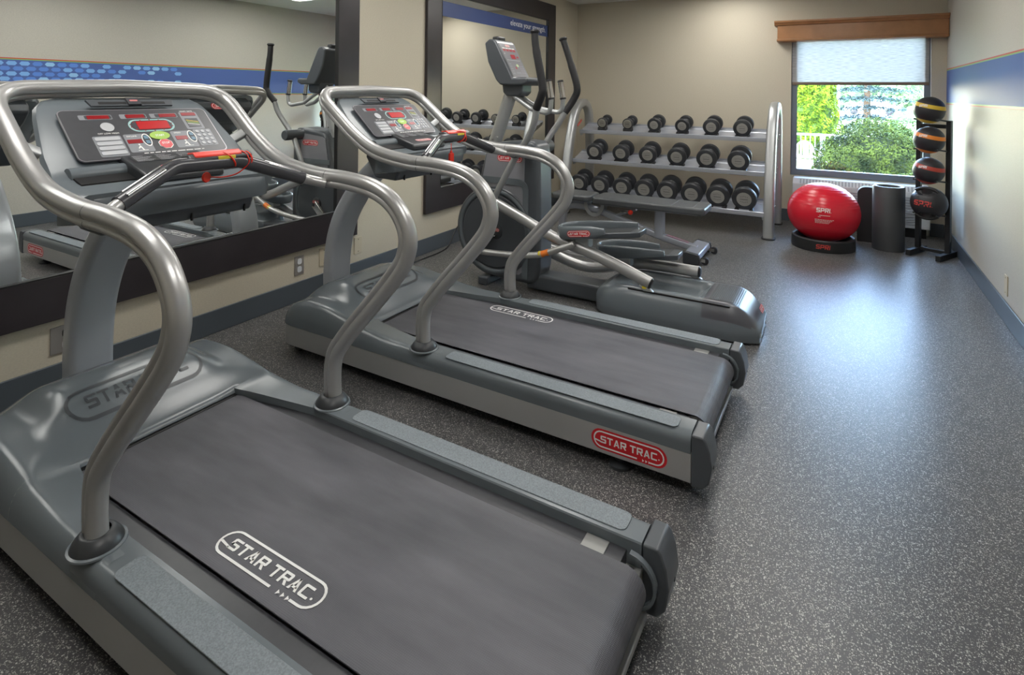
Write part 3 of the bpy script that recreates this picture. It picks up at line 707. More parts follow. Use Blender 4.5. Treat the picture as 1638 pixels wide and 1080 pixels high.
    for cu, cv in ((.385, .85), (.715, .82)):   # walking-figure icon
        for pts in ([(0, 0), (.01, 0), (.022, .09), (.012, .09)], [(.002, .0), (-.014, .05), (-.008, .06), (.01, .02)], [(-.02, .09), (.045, .09), (.045, .10), (-.02, .10)]):
            poly_on(mb, [(cu + a, cv - .06 + b_) for a, b_ in pts], f2, 5)
        poly_on(mb, ell(cu + .004, cv - .085, .007, .016, 10), f2, 5)
    cp = B(mb, 'control_panel', [membrane, edge_m, keygrey, teal, green, white, yellow, green, led], smooth=30)
    for (u0, u1, v0, v1, mt) in ((.155, .29, .112, .188, led), (.40, .525, .112, .188, led), (.63, .752, .112, .188, led), (.80, .91, .10, .17, led), (.445, .665, .27, .445, ledc), (.325, .42, .655, .735, led), (.66, .745, .635, .715, led)):
        q = MB(); slab(q, rr(u0, u1, v0, v1, .001, 2), .002, .0038); B(q, 'display', mt, cp, smooth=0)
    q = MB(); slab(q, ell(.247, .37, .042, .092, 24), .002, .005); B(q, 'fan_button', keylight, cp)
    q = MB(); slab(q, ell(.556, .60, .070, .09, 24), .002, .005, 0); text_on(q, 'START', pf(.0056), .525, .587, .625, .58, 1, .02); B(q, 'start_button', [green, white], cp)
    oc = [(.567 + .046 * math.cos(PI / 8 + k * PI / 4), .785 + .098 * math.sin(PI / 8 + k * PI / 4)) for k in range(8)]
    q = MB(); slab(q, [(.567 + (a - .567) * 1.12, .785 + (b_ - .785) * 1.12) for a, b_ in oc], .002, .004, 1); slab(q, oc, .002, .005, 0); text_on(q, 'STOP', pf(.0056), .54, .594, .795, .75, 1, .02); B(q, 'stop_button', [stopred, white], cp)
    q = MB()
    for k in range(4): slab(q, rr(.135, .29, .575 + .096 * k, .645 + .096 * k, .006), .002, .0045)
    B(q, 'preset_keys', keylight, cp)
    q = MB()
    for a in range(3):
        for b_ in range(4): slab(q, ell(.843 + .042 * a, .555 + .088 * b_, .014, .032, 12), .002, .0045)
    B(q, 'keypad', keylight, cp)
    q = MB()
    for (cu, cv) in ((.455, .675), (.785, .655)):
        for s_ in (-1, 1): slab(q, rr(cu - .014, cu + .014, cv + s_ * .05 - .035, cv + s_ * .05 + .035, .003), .002, .0045)
    B(q, 'arrow_keys', M('arrow_key', (.12, .22, .30), .4), cp)
    # fan vent above the panel
    q = MB(); slab(q, [(.20, -.235), (.80, -.235), (.78, -.10), (.22, -.10)], -.004, .003, 0)
    for (a, b_) in ((.27, .455), (.545, .73)): slab(q, rr(a, b_, -.185, -.13, .003), .002, .0036, 1)
    slab(q, [(.455, -.25), (.545, -.25), (.55, -.10), (.46, -.10)], .0, .010, 2); slab(q, rr(.475, .53, -.20, -.165, .003), .009, .0108, 3)
    B(q, 'fan_vent', [plastic2, black, membrane, M('faded_red', (.6, .2, .2), .5)], hs, smooth=20)
    # bottle scoops: round bar with a black slab standing for the shaded well behind it, either side of the reader box
    for s_ in (-1, 1):
        B(MB().tube([(1.040, s_ * .135, 1.124), (1.043, s_ * .295, 1.122)], .027, 24), 'scoop_bar', plastic, hs)
        B(MB().prism([(1.062, 1.1225), (1.122, 1.1055), (1.122, 1.098), (1.062, 1.105)], 'y', min(s_ * .135, s_ * .290), max(s_ * .135, s_ * .290)), 'well_shade', black, hs)
    bx = [(.985, 1.168), (1.01, 1.171), (1.165, 1.126), (1.178, 1.112), (1.178, 1.092), (1.0, 1.10)]
    rb = B(MB().prism(bx, 'y', -.135, .135), 'reading_rack', darkp, bev=.007, seg=3)
    u_ = Vector((1.165 - 1.01, 0, 1.126 - 1.171)).normalized(); n_ = Vector((-u_.z, 0, u_.x)); O_ = Vector((1.015, 0, 1.1696))
    def rf(e): return flat(O_, (0, 1, 0), -u_, n_, e)
    q = MB(); poly_on(q, rrect(-.115, .115, -.062, -.008, .002), rf(.0012), 0)
    for k, x0 in enumerate((-.105, -.03, .045)):
        lines_on(q, rf(.002), x0, x0 + .035, -.016, -.0125, 1, k)
        for l in range(5): lines_on(q, rf(.002), x0, x0 + .060 - .01 * ((l + k) % 3), -.026 - .0085 * l, -.023 - .0085 * l, 1, 10 + 5 * k + l)
    B(q, 'instruction_label', [darkp, keylight], rb, smooth=0)
    lg = capsule_logo(flat(O_ - u_ * -.12 , (0, 1, 0), -u_, n_, .0012), flat(O_ + u_ * .12, (0, 1, 0), -u_, n_, .002), .12, .026)
    B(lg, 'logo', [M('logo_pink', (.62, .2, .22), .5), white], rb, smooth=0)
    # ---- heart-rate bar
    hb_ = fillet([(1.43, -.375, 1.052), (1.405, -.335, 1.073), (1.352, -.142, 1.163), (1.345, .075, 1.160), (1.385, .335, 1.066), (1.43, .378, 1.050)], [.08, .09, .09, .08], 8)
    hr = B(MB().tube(hb_, .0185, 16), 'grip_bar', silver)
    slv = fillet([(1.398, -.318, 1.081), (1.352, -.142, 1.163), (1.345, .075, 1.160), (1.379, .312, 1.0745)], [.09, .09], 8)
    B(MB().tube(slv, .0235, 20), 'rubber_sleeve', sleeve_m, hr)
    for s_, a, b_ in ((-1, Vector((1.394, -.303, 1.088)), Vector((1.363, -.185, 1.143))), (1, Vector((1.376, .29, 1.083)), Vector((1.357, .17, 1.125)))):
        d_ = (b_ - a)
        for off_ in (Vector((.0145, 0, .0135)), Vector((-.010, 0, .0185))):
            B(MB().sweep([a + off_, b_ + off_], rrect(-.010, .010, -.006, .006, .005), (.5, 0, .5)), 'pulse_sensor', chrome, hr, smooth=50)
    B(MB().prism([(1.305, 1.190), (1.345, 1.194), (1.368, 1.18), (1.36, 1.155), (1.32, 1.160)], 'y', -.10, .115), 'switch_body', darkp, hr, bev=.006)
    es = B(MB().prism([(1.312, 1.196), (1.345, 1.200), (1.362, 1.188), (1.362, 1.180), (1.318, 1.180)], 'y', -.082, .078), 'emergency_stop_bar', redm, hr, bev=.003)
    B(MB().box(1.359, 1.3685, -.01, .05, 1.172, 1.1825), 'warning_sticker', yellow, hr, bev=.001)
    return T, B, belt, O3
def lanyard(B, T, kind):
    if kind == 1:
        c1 = [(1.32, -.01, 1.186), (1.35, .012, 1.193), (1.368, .03, 1.18), (1.372, .045, 1.158), (1.366, .05, 1.145)]
        c2 = [(1.325, .075, 1.178), (1.35, .082, 1.192), (1.366, .095, 1.175), (1.370, .095, 1.15), (1.35, .07, 1.118), (1.33, .03, 1.108), (1.315, -.01, 1.112)]
        c3 = [(1.33, .085, 1.185), (1.355, .10, 1.188), (1.372, .108, 1.165), (1.366, .102, 1.138)]
        o = B(MB().tube(cr(c1, 6), .0028, 8).tube(cr(c2, 8), .0022, 8).tube(cr(c3, 6), .0028, 8), 'safety_cord', redm, T)
        B(MB().lathe([(0, -.004), (.016, -.004), (.018, 0), (.016, .004), (0, .004)], (1.318, -.02, 1.112), (1, .3, 0), 20), 'key_disc', redm, o)
    else:
        r_ = .0265
        o_ = MB()
        for yy, sl in ((.045, .02), (.058, -.012)):
            o_.tube([(1.347 + r_ * math.cos(a), yy + sl * math.sin(a), 1.161 + r_ * math.sin(a)) for a in [2 * PI * k / 20 for k in range(20)]], .0032, 8, closed=True)
        o_.tube(cr([(1.352, -.02, 1.19), (1.36, .02, 1.192), (1.365, .05, 1.188)], 5), .003, 8)
        o_.tube([(1.365, -.065, 1.135), (1.368, -.066, 1.095)], .002, 6)
        o = B(o_, 'safety_cord', redm, T)
        B(MB().prism(rrect(-.084, -.050, 1.040, 1.085, .006), 'x', 1.362, 1.374).box(1.364, 1.372, -.074, -.060, 1.083, 1.097), 'clip_tag', redm, o, bev=.002)
tm1, B1, belt1, O1 = make_treadmill()
def belt_logo(T, B, x, y):
    b_ = [c for c in T.children if c.name.startswith('running_belt')][0]
    B(capsule_logo(None, flat((x, y, .2074), (1, 0, 0), (0, 1, 0), (0, 0, 1), .0006), .39, .085, bg=False), 'belt_logo', [white, white], b_, smooth=0)
tm2 = copy_tree(tm1)
tm1.location = (1.6, 1.13, 0); tm2.location = (1.6, 2.455, 0)
tm1['label'] = 'grey treadmill nearest the viewer, red cord looped over its grip bar'
tm2['label'] = 'second grey treadmill, behind the nearest, red clip tag hanging from its grip bar'
def mk(T): return lambda mb, name, mats, parent=None, **k: mb.build(name, mats, parent or T, off=O1, **k)
belt_logo(tm1, mk(tm1), 1.885, -.197); belt_logo(tm2, mk(tm2), 1.622, .235)
lanyard(mk(tm1), tm1, 1); lanyard(mk(tm2), tm2, 2)
# ================================================================== ELLIPTICAL
dled = M('dark_red_led', (.24, .004, .012), .3, emit=(.8, .0, .02), estr=.08)
def make_elliptical():
    EY = 3.63
    T = thing('elliptical_trainer', (1.6, EY, 0), 'grey elliptical trainer with long pedals and tall moving handles, behind the treadmills', 'elliptical trainer')
    O3 = (1.6, 0, 0)
    def B(mb, name, mats, parent=T, **k): return mb.build(name, mats, parent, off=O3, **k)
    # rear track housing (height field)
    HWD = .235
    def wd(x):
        if x < 1.90: t = (1.90 - x) / .20; return HWD * math.sqrt(max(0, 1 - min(1, t) ** 2.2)) * 1.0 + .0
        if x > 2.52: t = (x - 2.52) / .205; return HWD - .06 * min(1, t) ** 2.5
        return HWD
    def topz(x):
        if x < 1.98: t = (1.98 - x) / .28; return .06 + .145 * math.sqrt(max(0, 1 - t ** 2))
        if x > 2.54: t = (x - 2.54) / .185; return .205 - .125 * t ** 2.3
        return .205
    def tr(x, y):
        a = max(0, 1 - (abs(y) / .14) ** 8); b_ = 0
        if 1.86 < x < 2.42:
            u = (x - 1.86) / .56; b_ = min(1, (1 - u) / .12) * min(1, u / .35)
        return .055 * min(1, a * 1.6) * b_
    NX, NY = 50, 44; vs = []
    for i in range(NX + 1):
        x = 1.701 + (2.724 - 1.701) * i / NX; w_ = max(.02, wd(x)); zt = topz(x)
        vs.append((x, -w_ * .97, .012)); vs.append((x, -w_ * 1.01, .05))
        for j in range(NY + 1):
            s_ = -1 + 2 * j / NY; s_ = math.copysign(1 - (1 - abs(s_)) ** 1.3, s_)
            d = (1 - abs(s_)) * w_; e = math.sqrt(max(0, 1 - (1 - min(1, d / .065)) ** 2))
            vs.append((x, s_ * w_ * 1.01, .07 + (zt - .07) * e - tr(x, s_ * w_)))
        vs.append((x, w_ * 1.01, .05)); vs.append((x, w_ * .97, .012))
    K = NY + 5
    mb = MB().add(vs, [(i * K + j, (i + 1) * K + j, (i + 1) * K + j + 1, i * K + j + 1) for i in range(NX) for j in range(K - 1)] + [tuple(range(K)), tuple(NX * K + q for q in range(K - 1, -1, -1))] + [(i * K, i * K + K - 1, (i + 1) * K + K - 1, (i + 1) * K) for i in range(NX)])
    for i, f in enumerate(mb.f):
        c_ = sum((Vector(mb.v[q]) for q in f), Vector()) / len(f)
        if 2.415 < c_.x < 2.70 and c_.z > .098 + .5 * max(0, 2.47 - c_.x): mb.m[i] = 1
    rh = B(mb, 'track_housing', [plastic, M('graphite_inset', (.075, .076, .088), .32)], smooth=55)
    for s_ in (-1, 1): B(MB().lathe([(0, -.012), (.024, -.012), (.028, -.006), (.028, .006), (.024, .012), (0, .012)], (2.70, s_ * .12, .034), (0, 1, 0), 18), 'transport_wheel', keylight)
    for sy in (-1, 1): B(MB().prism([(a, b_ * 1) for a, b_ in rrect(1.97, 2.57, sy * .200 - .005, sy * .200 + .005, .004)], 'z', .190, .197 if 0 else .1985), 'track_slot', black, rh)
    mb = MB()
    for i in range(16): mb.box(2.455 + .010 * i, 2.455 + .010 * i + .005, -.145, .145, topz(2.46 + .01 * i) - .004, topz(2.46 + .01 * i) + .0025)
    mb.add([(2.445 + .0095 * i, y, topz(2.445 + .0095 * i) + .0012) for i in range(19) for y in (-.155, .155)], [(2 * i, 2 * i + 2, 2 * i + 3, 2 * i + 1) for i in range(18)])
    B(mb, 'ribbed_step', darkp, rh, smooth=0)
    B(MB().box(2.30, 2.34, -.05, -.02, .150, .1525, 0, Matrix.Rotation(0, 3, 'Y')).box(2.345, 2.37, -.05, -.02, .150, .1525, 1), 'warning_sticker', [orange, white], rh, smooth=0)
    lg = capsule_logo(flat((2.702, .03, .135), (0, 1, 0), (-.55, 0, .83), (.83, 0, .55), .012), flat((2.702, .03, .135), (0, 1, 0), (-.55, 0, .83), (.83, 0, .55), .0135), .10, .032)
    B(lg, 'logo', [red, white], rh, smooth=0)
    B(MB().box(2.60, 2.70, -.15, .15, .0, .03), 'rear_foot', blackr, bev=.006)
    B(MB().prism(rrect(-.085, .085, .018, .125, .02), 'x', 1.2, 1.93), 'base_beam', plastic2, smooth=40)
    B(MB().box(.82, .90, -.15, .15, 0, .06), 'front_foot', plastic2, bev=.01)
    # front body
    cx_, cz_, R_ = .93, .395, .325
    arc = [(cx_ + R_ * math.cos(math.radians(a)), cz_ + R_ * math.sin(math.radians(a))) for a in range(262, 118, -9)]
    body = [(1.24, .055), (1.0, .05)] + arc + [(.80, .80), (.845, .97), (.88, 1.02), (.95, 1.04), (1.17, 1.062), (1.235, 1.055), (1.275, 1.02), (1.29, .93), (1.30, .5), (1.30, .17), (1.285, .10)]
    bd = B(MB().prism(body, 'y', -.105, .105), 'body_housing', plastic2, bev=.028, seg=4, smooth=60)
    for s_ in (-1, 1):
        y0, y1 = (min(s_ * .1, s_ * .1075), max(s_ * .1, s_ * .1075))
        pan = [(.83, .79), (.865, .97), (.90, .99), (1.15, 1.01), (1.175, .98), (1.175, .14), (1.14, .11), (1.0, .10), (1.0, .3), (.83, .6)]
        B(MB().prism(pan, 'y', y0, y1), 'side_panel', M('panel_grey', (.235, .235, .255), .45), bd)
        bp_ = fillet([(.80, s_ * .11, .765), (1.19, s_ * .11, .765), (1.19, s_ * .11, .09)], [.07], 8)
        B(MB().sweep(bp_, [(-.022, -.004), (.022, -.004), (.022, .004), (-.022, .004)], (0, 0, 1)), 'panel_trim', plastic, bd)
        B(MB().lathe([(0, .012), (R_ * .80, .012), (R_ * .82, .004), (R_ * .84, .004), (R_ * .86, .012), (R_ * .97, .010), (R_ * 1.0, .0), (R_ * 1.0, -.02)], (cx_, s_ * .105, cz_), (0, s_, 0), 56), 'wheel_cover', plastic2, bd, smooth=25)
        B(MB().lathe([(R_ * .86, .0125), (R_ * .875, .016), (R_ * .93, .016), (R_ * .945, .0115)], (cx_, s_ * .105, cz_), (0, s_, 0), 56), 'wheel_ring', plastic, bd, smooth=50)
        hc = B(MB().lathe([(0, .026), (.045, .025), (.055, .018), (.058, .0)], (cx_ + .02, s_ * .105, cz_), (0, s_, 0), 28), 'hub_cap', darkp, bd, smooth=40)
        B(capsule_logo(flat((cx_ + .02, s_ * .131, cz_ + .015), (-s_, 0, 0), (0, 0, 1), (0, s_, 0), .001), flat((cx_ + .02, s_ * .131, cz_ + .015), (-s_, 0, 0), (0, 0, 1), (0, s_, 0), .0018), .075, .022), 'logo', [red, white], hc, smooth=0)
        B(capsule_logo(flat((1.055, s_ * .1075, .93), (-s_, 0, 0), (0, 0, 1), (0, s_, 0), .001), flat((1.055, s_ * .1075, .93), (-s_, 0, 0), (0, 0, 1), (0, s_, 0), .0018), .20, .045), 'logo', [red, white], bd, smooth=0)
        # pivots
        B(MB().lathe([(0, .285), (.040, .285), (.046, .275), (.046, .11), (.055, .10), (0, .10)], (1.18, 0, 1.0), (0, s_, 0), 28), 'pivot_hub', plastic2, smooth=40)
        # moving handle
        up = [(1.35, .305, 1.80), (1.36, .305, 1.70), (1.408, .30, 1.455), (1.40, .295, 1.385), (1.345, .26, 1.295)]
        lo = [(1.345, .26, 1.295), (1.325, .245, 1.21), (1.27, .215, 1.11), (1.185, .195, 1.0), (1.10, .20, .86), (.99, .205, .655), (.975, .205, .62)]
        if s_ > 0:
            up = [(1.272, .305, 1.805), (1.335, .305, 1.63), (1.392, .30, 1.45), (1.374, .295, 1.365), (1.312, .26, 1.255)]
            lo = [(1.312, .26, 1.255), (1.262, .24, 1.16), (1.215, .215, 1.08), (1.185, .195, 1.0), (1.16, .20, .86), (1.09, .205, .655), (1.075, .205, .62)]
        h_ = B(MB().tube(cr([(x, s_ * y, z) for x, y, z in lo], 6), .0225, 16), 'moving_handle', silver2)
        up_ = cr([(x, s_ * y, z) for x, y, z in up], 7)
        B(MB().tube(up_, [.024] * 8 + [.0265] * (len(up_) - 8), 16), 'foam_grip', blackr, h_)
        B(MB().lathe([(0, .018), (.026, .016), (.032, .006), (.028, -.004), (.024, -.008)], up[0][:1] + (s_ * .305, up[0][2]), (-.05 if s_ < 0 else -.3, 0, 1), 20), 'end_cap', blackr, h_)
        # fixed heart-rate grips
        g = fillet([(1.03, s_ * .045, 1.385), (1.20, s_ * .06, 1.285), (1.365, s_ * .095, 1.255), (1.375, s_ * .095, 1.36), (1.35, s_ * .095, 1.49)], [.05, .055, .08], 6)
        gg = B(MB().tube(g, .0165, 14), 'fixed_handle', silver2)
        B(MB().tube([(1.374, s_ * .095, 1.365), (1.352, s_ * .095, 1.485)], .0215, 18), 'pulse_grip', chrome, gg)
        B(MB().lathe([(0, .006), (.02, .004), (.0225, -.004), (.0225, -.010)], (1.351, s_ * .095, 1.489), (-.18, 0, 1), 16), 'cap', blackr, gg)
        B(MB().lathe([(.0225, -.006), (.0225, .006), (.017, .007)], (1.374, s_ * .095, 1.362), (.18, 0, -1), 16), 'ring', blackr, gg)
    # link arms: near one up, far one down
    n_ = cr([(.965, -.205, .635), (1.20, -.205, .545), (1.43, -.205, .452), (1.58, -.205, .408), (1.70, -.205, .385), (1.90, -.205, .325), (2.115, -.205, .25)], 6)
    f_ = cr([(1.075, .205, .60), (1.12, .205, .38), (1.20, .205, .235), (1.32, .205, .185), (1.50, .205, .150), (1.65, .205, .165), (1.82, .205, .215), (1.95, .205, .238), (2.12, .205, .245), (2.315, .205, .245)], 6)
    for path, s_ in ((n_, -1), (f_, 1)):
        a = B(MB().sweep(path, [(.037 * math.cos(q * PI / 8), .030 * math.sin(q * PI / 8)) for q in range(16)], (0, 0, 1)), 'link_arm', silver, smooth=50)
        e = Vector(path[-1]); d = (e - Vector(path[-2])).normalized()
        B(MB().lathe([(0, .012), (.026, .009), (.036, 0), (.036, -.004)], e, d, 24), 'end_cap', blackr, a)
        B(MB().prism([(e.x - .075, e.z - .02), (e.x - .005, e.z - .03), (e.x + .02, .20), (e.x - .045, .20)], 'y', e.y - .012, e.y + .012), 'roller_bracket', silver2, a, bev=.004)
        B(MB().box(e.x - .05, e.x - .025, e.y - .0135, e.y + .0135, .215 if s_ > 0 else .215, .228 if s_ > 0 else .228), 'warning_sticker', yellow, a)
        B(MB().lathe([(0, .032), (.012, .032), (.014, .03), (.014, -.03), (.012, -.032), (0, -.032)], (Vector(path[0]).x, s_ * .205, Vector(path[0]).z), (0, 1, 0), 16), 'pivot_pin', steel_d, a)
    # crank rods
    cn = cr([(.80, -.24, .275), (.95, -.262, .280), (1.16, -.268, .295), (1.32, -.268, .315), (1.43, -.268, .345), (1.63, -.262, .432)], 6)
    r_ = B(MB().tube(cn, .021, 16), 'crank_rod', silver)
    B(MB().lathe([(0, .004), (.018, .003), (.0215, -.003)], cn[-1], (Vector(cn[-1]) - Vector(cn[-2])), 16), 'end_cap', steel_d, r_)
    pa, pb = Vector((1.405, -.268, .336)), Vector((1.455, -.268, .356))
    q = MB().tube([pa, pb], .0216, 16, 0).tube([Vector((1.385, -.268, .331)), Vector((1.398, -.268, .334))], .0216, 16, 1)
    B(q, 'warning_sticker', [orange, yellow], r_, smooth=60)
    cf = cr([(.80, .24, .30), (1.0, .262, .27), (1.3, .268, .22), (1.66, .262, .22)], 6)
    B(MB().tube(cf, .021, 16), 'crank_rod', silver)
    for s_, pz in ((-1, .27), (1, .30)):
        B(MB().prism([(.93, cz_ - .02), (.97, cz_ - .02), (.83, pz - .02), (.78, pz - .02), (.78, pz + .02), (.93, cz_ + .03)], 'y', min(s_ * .131, s_ * .16) , max(s_ * .131, s_ * .16)), 'crank_arm', steel_d, bev=.004)
        B(MB().lathe([(0, .15), (.02, .15), (.02, .25), (0, .25)], (.80, 0, pz), (0, s_, 0), 16), 'crank_pin', steel_d)
    # pedals
    def pedal(x0, z0, yc, sl, s_, jx, jz):
        # local footplate: length .56, width .19, shoe rim round the front
        def at(u, v, h): return (x0 + u * math.cos(sl) - h * math.sin(sl), yc + v, z0 + u * math.sin(sl) + h * math.cos(sl))
        hw = .095
        front = [(.095 - .095 * math.cos(a), .095 * math.sin(a)) for a in [PI / 2 * k / 8 for k in range(9)]]
        outl = [(u, -v) for u, v in front[::-1]][:-1] + front   # from (-side) round the nose to (+side)
        poly = [(.56, -.07), (.50, -.088)] + [(u, -v) for u, v in front[::-1]] + [(u, v) for u, v in front[1:]] + [(.50, .088), (.56, .07)]
        n = len(poly); mb = MB(); vs = [at(u, v, 0) for u, v in poly] + [at(u * .98 + .005, v * .96, -.035) for u, v in poly]
        mb.add(vs, [tuple(range(n)), tuple(range(2 * n - 1, n - 1, -1))] + [(i, (i + 1) % n, n + (i + 1) % n, n + i) for i in range(n)])
        p = B(mb, 'pedal', plastic2, bev=.006, smooth=40)
        long_near, long_far = (.34, .50) if s_ < 0 else (.48, .40)
        rim = [(long_near, -hw)] + [(.25, -hw), (.17, -hw)] + [(u, -v) for u, v in front[::-1]] + [(u, v) for u, v in front[1:]] + [(.17, hw), (.28, hw), (long_far, hw * .93)]
        path = [at(u, v, .012) for u, v in rim]; m = len(path)
        ts = [1 if 1 < i < m - 2 else (.9 if i in (1, m - 2) else .45) for i in range(m)]
        sec = [(-.045, -.008), (-.03, -.016), (.02, -.017), (.036, -.010), (.038, 0), (.034, .008), (.015, .010), (-.045, .006)]
        rm = B(MB().sweep(path, sec, (0, 0, 1), scale=ts), 'pedal_rim', plastic, p, smooth=60)
        B(MB().add([at(u, v, .0015) for u, v in [(.50, -.07), (.12, -.075), (.03, -.03), (.03, .03), (.12, .075), (.50, .07)]], [(5, 4, 3, 2, 1, 0)]), 'tread', darkp, p)
        if s_ < 0:
            O_ = at(.17, -hw - .0175, .004); U_ = Vector((math.cos(sl), 0, math.sin(sl))); V_ = Vector((-math.sin(sl), 0, math.cos(sl)))
            B(capsule_logo(flat(O_, U_, V_, (0, -1, 0), .001), flat(O_, U_, V_, (0, -1, 0), .002), .155, .036), 'logo', [red, white], rm, smooth=0)
        B(MB().prism([(jx - .05, jz), (jx + .05, jz + .0), (jx + .05, jz + .07), (jx - .04, jz + .07)], 'y', yc - .05, yc + .03), 'pedal_bracket', silver2, p, bev=.006)
        B(MB().lathe([(0, -.04), (.024, -.04), (.024, .04), (0, .04)], (jx - .01, yc - s_ * -.0, jz + .01), (0, 1, 0), 18), 'pedal_pivot', steel_d, p)
    pedal(1.500, .478, -.165, math.radians(8.5), -1, 1.66, .405)
    pedal(1.655, .315, .130, math.radians(6.0), 1, 1.84, .235)
    # mast and console
    B(MB().sweep([(.845, 0, .98), (1.01, 0, 1.43)], [(.050 * math.cos(q * PI / 10), .036 * math.sin(q * PI / 10)) for q in range(20)], (1, 0, 0)), 'console_mast', silver2, smooth=50)
    for x, z in ((.845, 1.05), (.885, 1.07)): B(MB().lathe([(0, .004), (.006, .003), (.007, 0)], (x + .02, -.036, z), (0, -1, 0), 10), 'bolt', steel_d)
    prof_ = [(1.085, 1.505), (.945, 1.765), (.925, 1.785), (.885, 1.79), (.845, 1.76), (.875, 1.62), (.945, 1.49), (.98, 1.455), (1.16, 1.452), (1.205, 1.47), (1.21, 1.495), (1.19, 1.508)]
    cs = B(MB().prism(prof_, 'y', -.135, .135), 'console', plastic2, bev=.018, seg=3, smooth=60)
    B(MB().prism([(.96, 1.47), (.97, 1.40), (1.0, 1.375), (1.10, 1.375), (1.13, 1.40), (1.13, 1.47)], 'y', -.075, .075), 'console_neck', plastic2, cs, bev=.012)
    B(MB().box(.86, .915, -.055, .055, 1.78, 1.815), 'fan', darkp, cs, bev=.012)
    B(MB().box(.912, .917, -.04, .04, 1.788, 1.808), 'fan_grille', black, cs, bev=.002)
    A = Vector((.947, 0, 1.757)); Bq = Vector((1.078, 0, 1.513)); dv = (Bq - A).normalized(); LP = (Bq - A).length; nn = Vector((-dv.z, 0, dv.x)); A = A + nn * .004
    def pf(e): return lambda u, v: tuple(A + dv * (v * LP) + Vector((0, (u - .5) * .225, 0)) + nn * e)
    def R(u0, u1, v0, v1): return [(u0, v0), (u1, v0), (u1, v1), (u0, v1)]
    mb = MB(); pts = R(.0, 1, 0, 1); n = 4
    vs = [pf(-.006)(*p) for p in pts] + [pf(.001)(*p) for p in pts]; mb.add(vs, [(0, 1, 2, 3), (7, 6, 5, 4)] + [(i, (i + 1) % 4, 4 + (i + 1) % 4, 4 + i) for i in range(4)], 0)
    for q in range(4): poly_on(mb, R(.10 + .2 * q, .27 + .2 * q, .125, .155), pf(.0015), 1)
    poly_on(mb, [(.08, .30), (.12, .30), (.10, .33)], pf(.0015), 1); poly_on(mb, R(.08, .92, .50, .505), pf(.0015), 1)
    for q in range(5): poly_on(mb, rrect(.08, .22, .60 + .07 * q, .64 + .07 * q, .015, 2), pf(.0015), 2)
    for a in range(3):
        for b_ in range(4): poly_on(mb, ell(.72 + .09 * a, .68 + .065 * b_, .03, .02, 10), pf(.0015), 3)
    for q in range(3): poly_on(mb, R(.34 + .1 * q, .42 + .1 * q, .86, .90), pf(.0015), 2)
    cpn = B(mb, 'control_panel', [M('elliptical_membrane', (.17, .165, .18), .35), white, keygrey, M('key_dim', (.26, .25, .29), .5)], cs, smooth=0)
    # (kept as part of the console to stay within three levels)
    for (u0, u1, v0, v1) in ((.10, .25, .165, .235), (.30, .45, .165, .235), (.50, .67, .165, .235), (.72, .88, .165, .235), (.42, .70, .33, .46), (.78, .90, .37, .425), (.40, .48, .70, .77)):
        mb = MB(); poly_on(mb, R(u0, u1, v0, v1), pf(.002), 0); B(mb, 'display', dled, cs, smooth=0)
    mb = MB(); poly_on(mb, ell(.58, .66, .075, .045, 16), pf(.002), 0); B(mb, 'start_button', M('start_pale', (.5, .6, .32), .45), cs, smooth=0)
    lg = capsule_logo(lambda x, y: pf(.0015)(.5 + x / .225, .06 - y / LP), lambda x, y: pf(.0022)(.5 + x / .225, .06 - y / LP), .065, .018, chev=False)
    B(lg, 'logo', [M('logo_pink2', (.62, .2, .22), .5), white], cs, smooth=0)
    B(MB().prism([(1.09, 1.509), (1.18, 1.511), (1.185, 1.497), (1.10, 1.49)], 'y', -.095, .095), 'tray_well', black, cs)
    return T
make_elliptical()

# ================================================================== DUMBBELL RACK
def leg_sec(a, b_, n=20, p=3.2):
    out = []
    for k in range(n):
        t = 2 * PI * k / n; c_, s_ = math.cos(t), math.sin(t)
        out.append((a * math.copysign(abs(c_) ** (2 / p), c_), b_ * math.copysign(abs(s_) ** (2 / p), s_)))
    return out
rack = thing('dumbbell_rack', (1.4, 6.45, 0), 'three-tier silver dumbbell rack with arched ends along the back wall', 'dumbbell rack')
RO = (1.4, 6.45, 0)
for x in (.30, 2.497):
    p = cr([(x, 6.09, .01), (x, 6.11, .30), (x, 6.17, .62), (x, 6.26, .92), (x, 6.36, 1.14), (x, 6.46, 1.245), (x, 6.60, 1.285), (x, 6.74, 1.24), (x, 6.82, 1.10), (x, 6.85, .8), (x, 6.86, .4), (x, 6.86, .01)], 6)
    e = MB().sweep(p, leg_sec(.052, .050, 24, 3.6), (0, 1, 0)).build('end_frame', silver2, rack, off=RO, smooth=50)
    for y in (6.09, 6.86): MB().prism(rrect(x - .062, x + .062, y - .085, y + .085, .055), 'z', 0, .012).build('foot_pad', blackr, rack, off=RO, bev=.003)
tiers = [(6.44, .958, .26), (6.235, .625, .28), (6.065, .250, .30)]
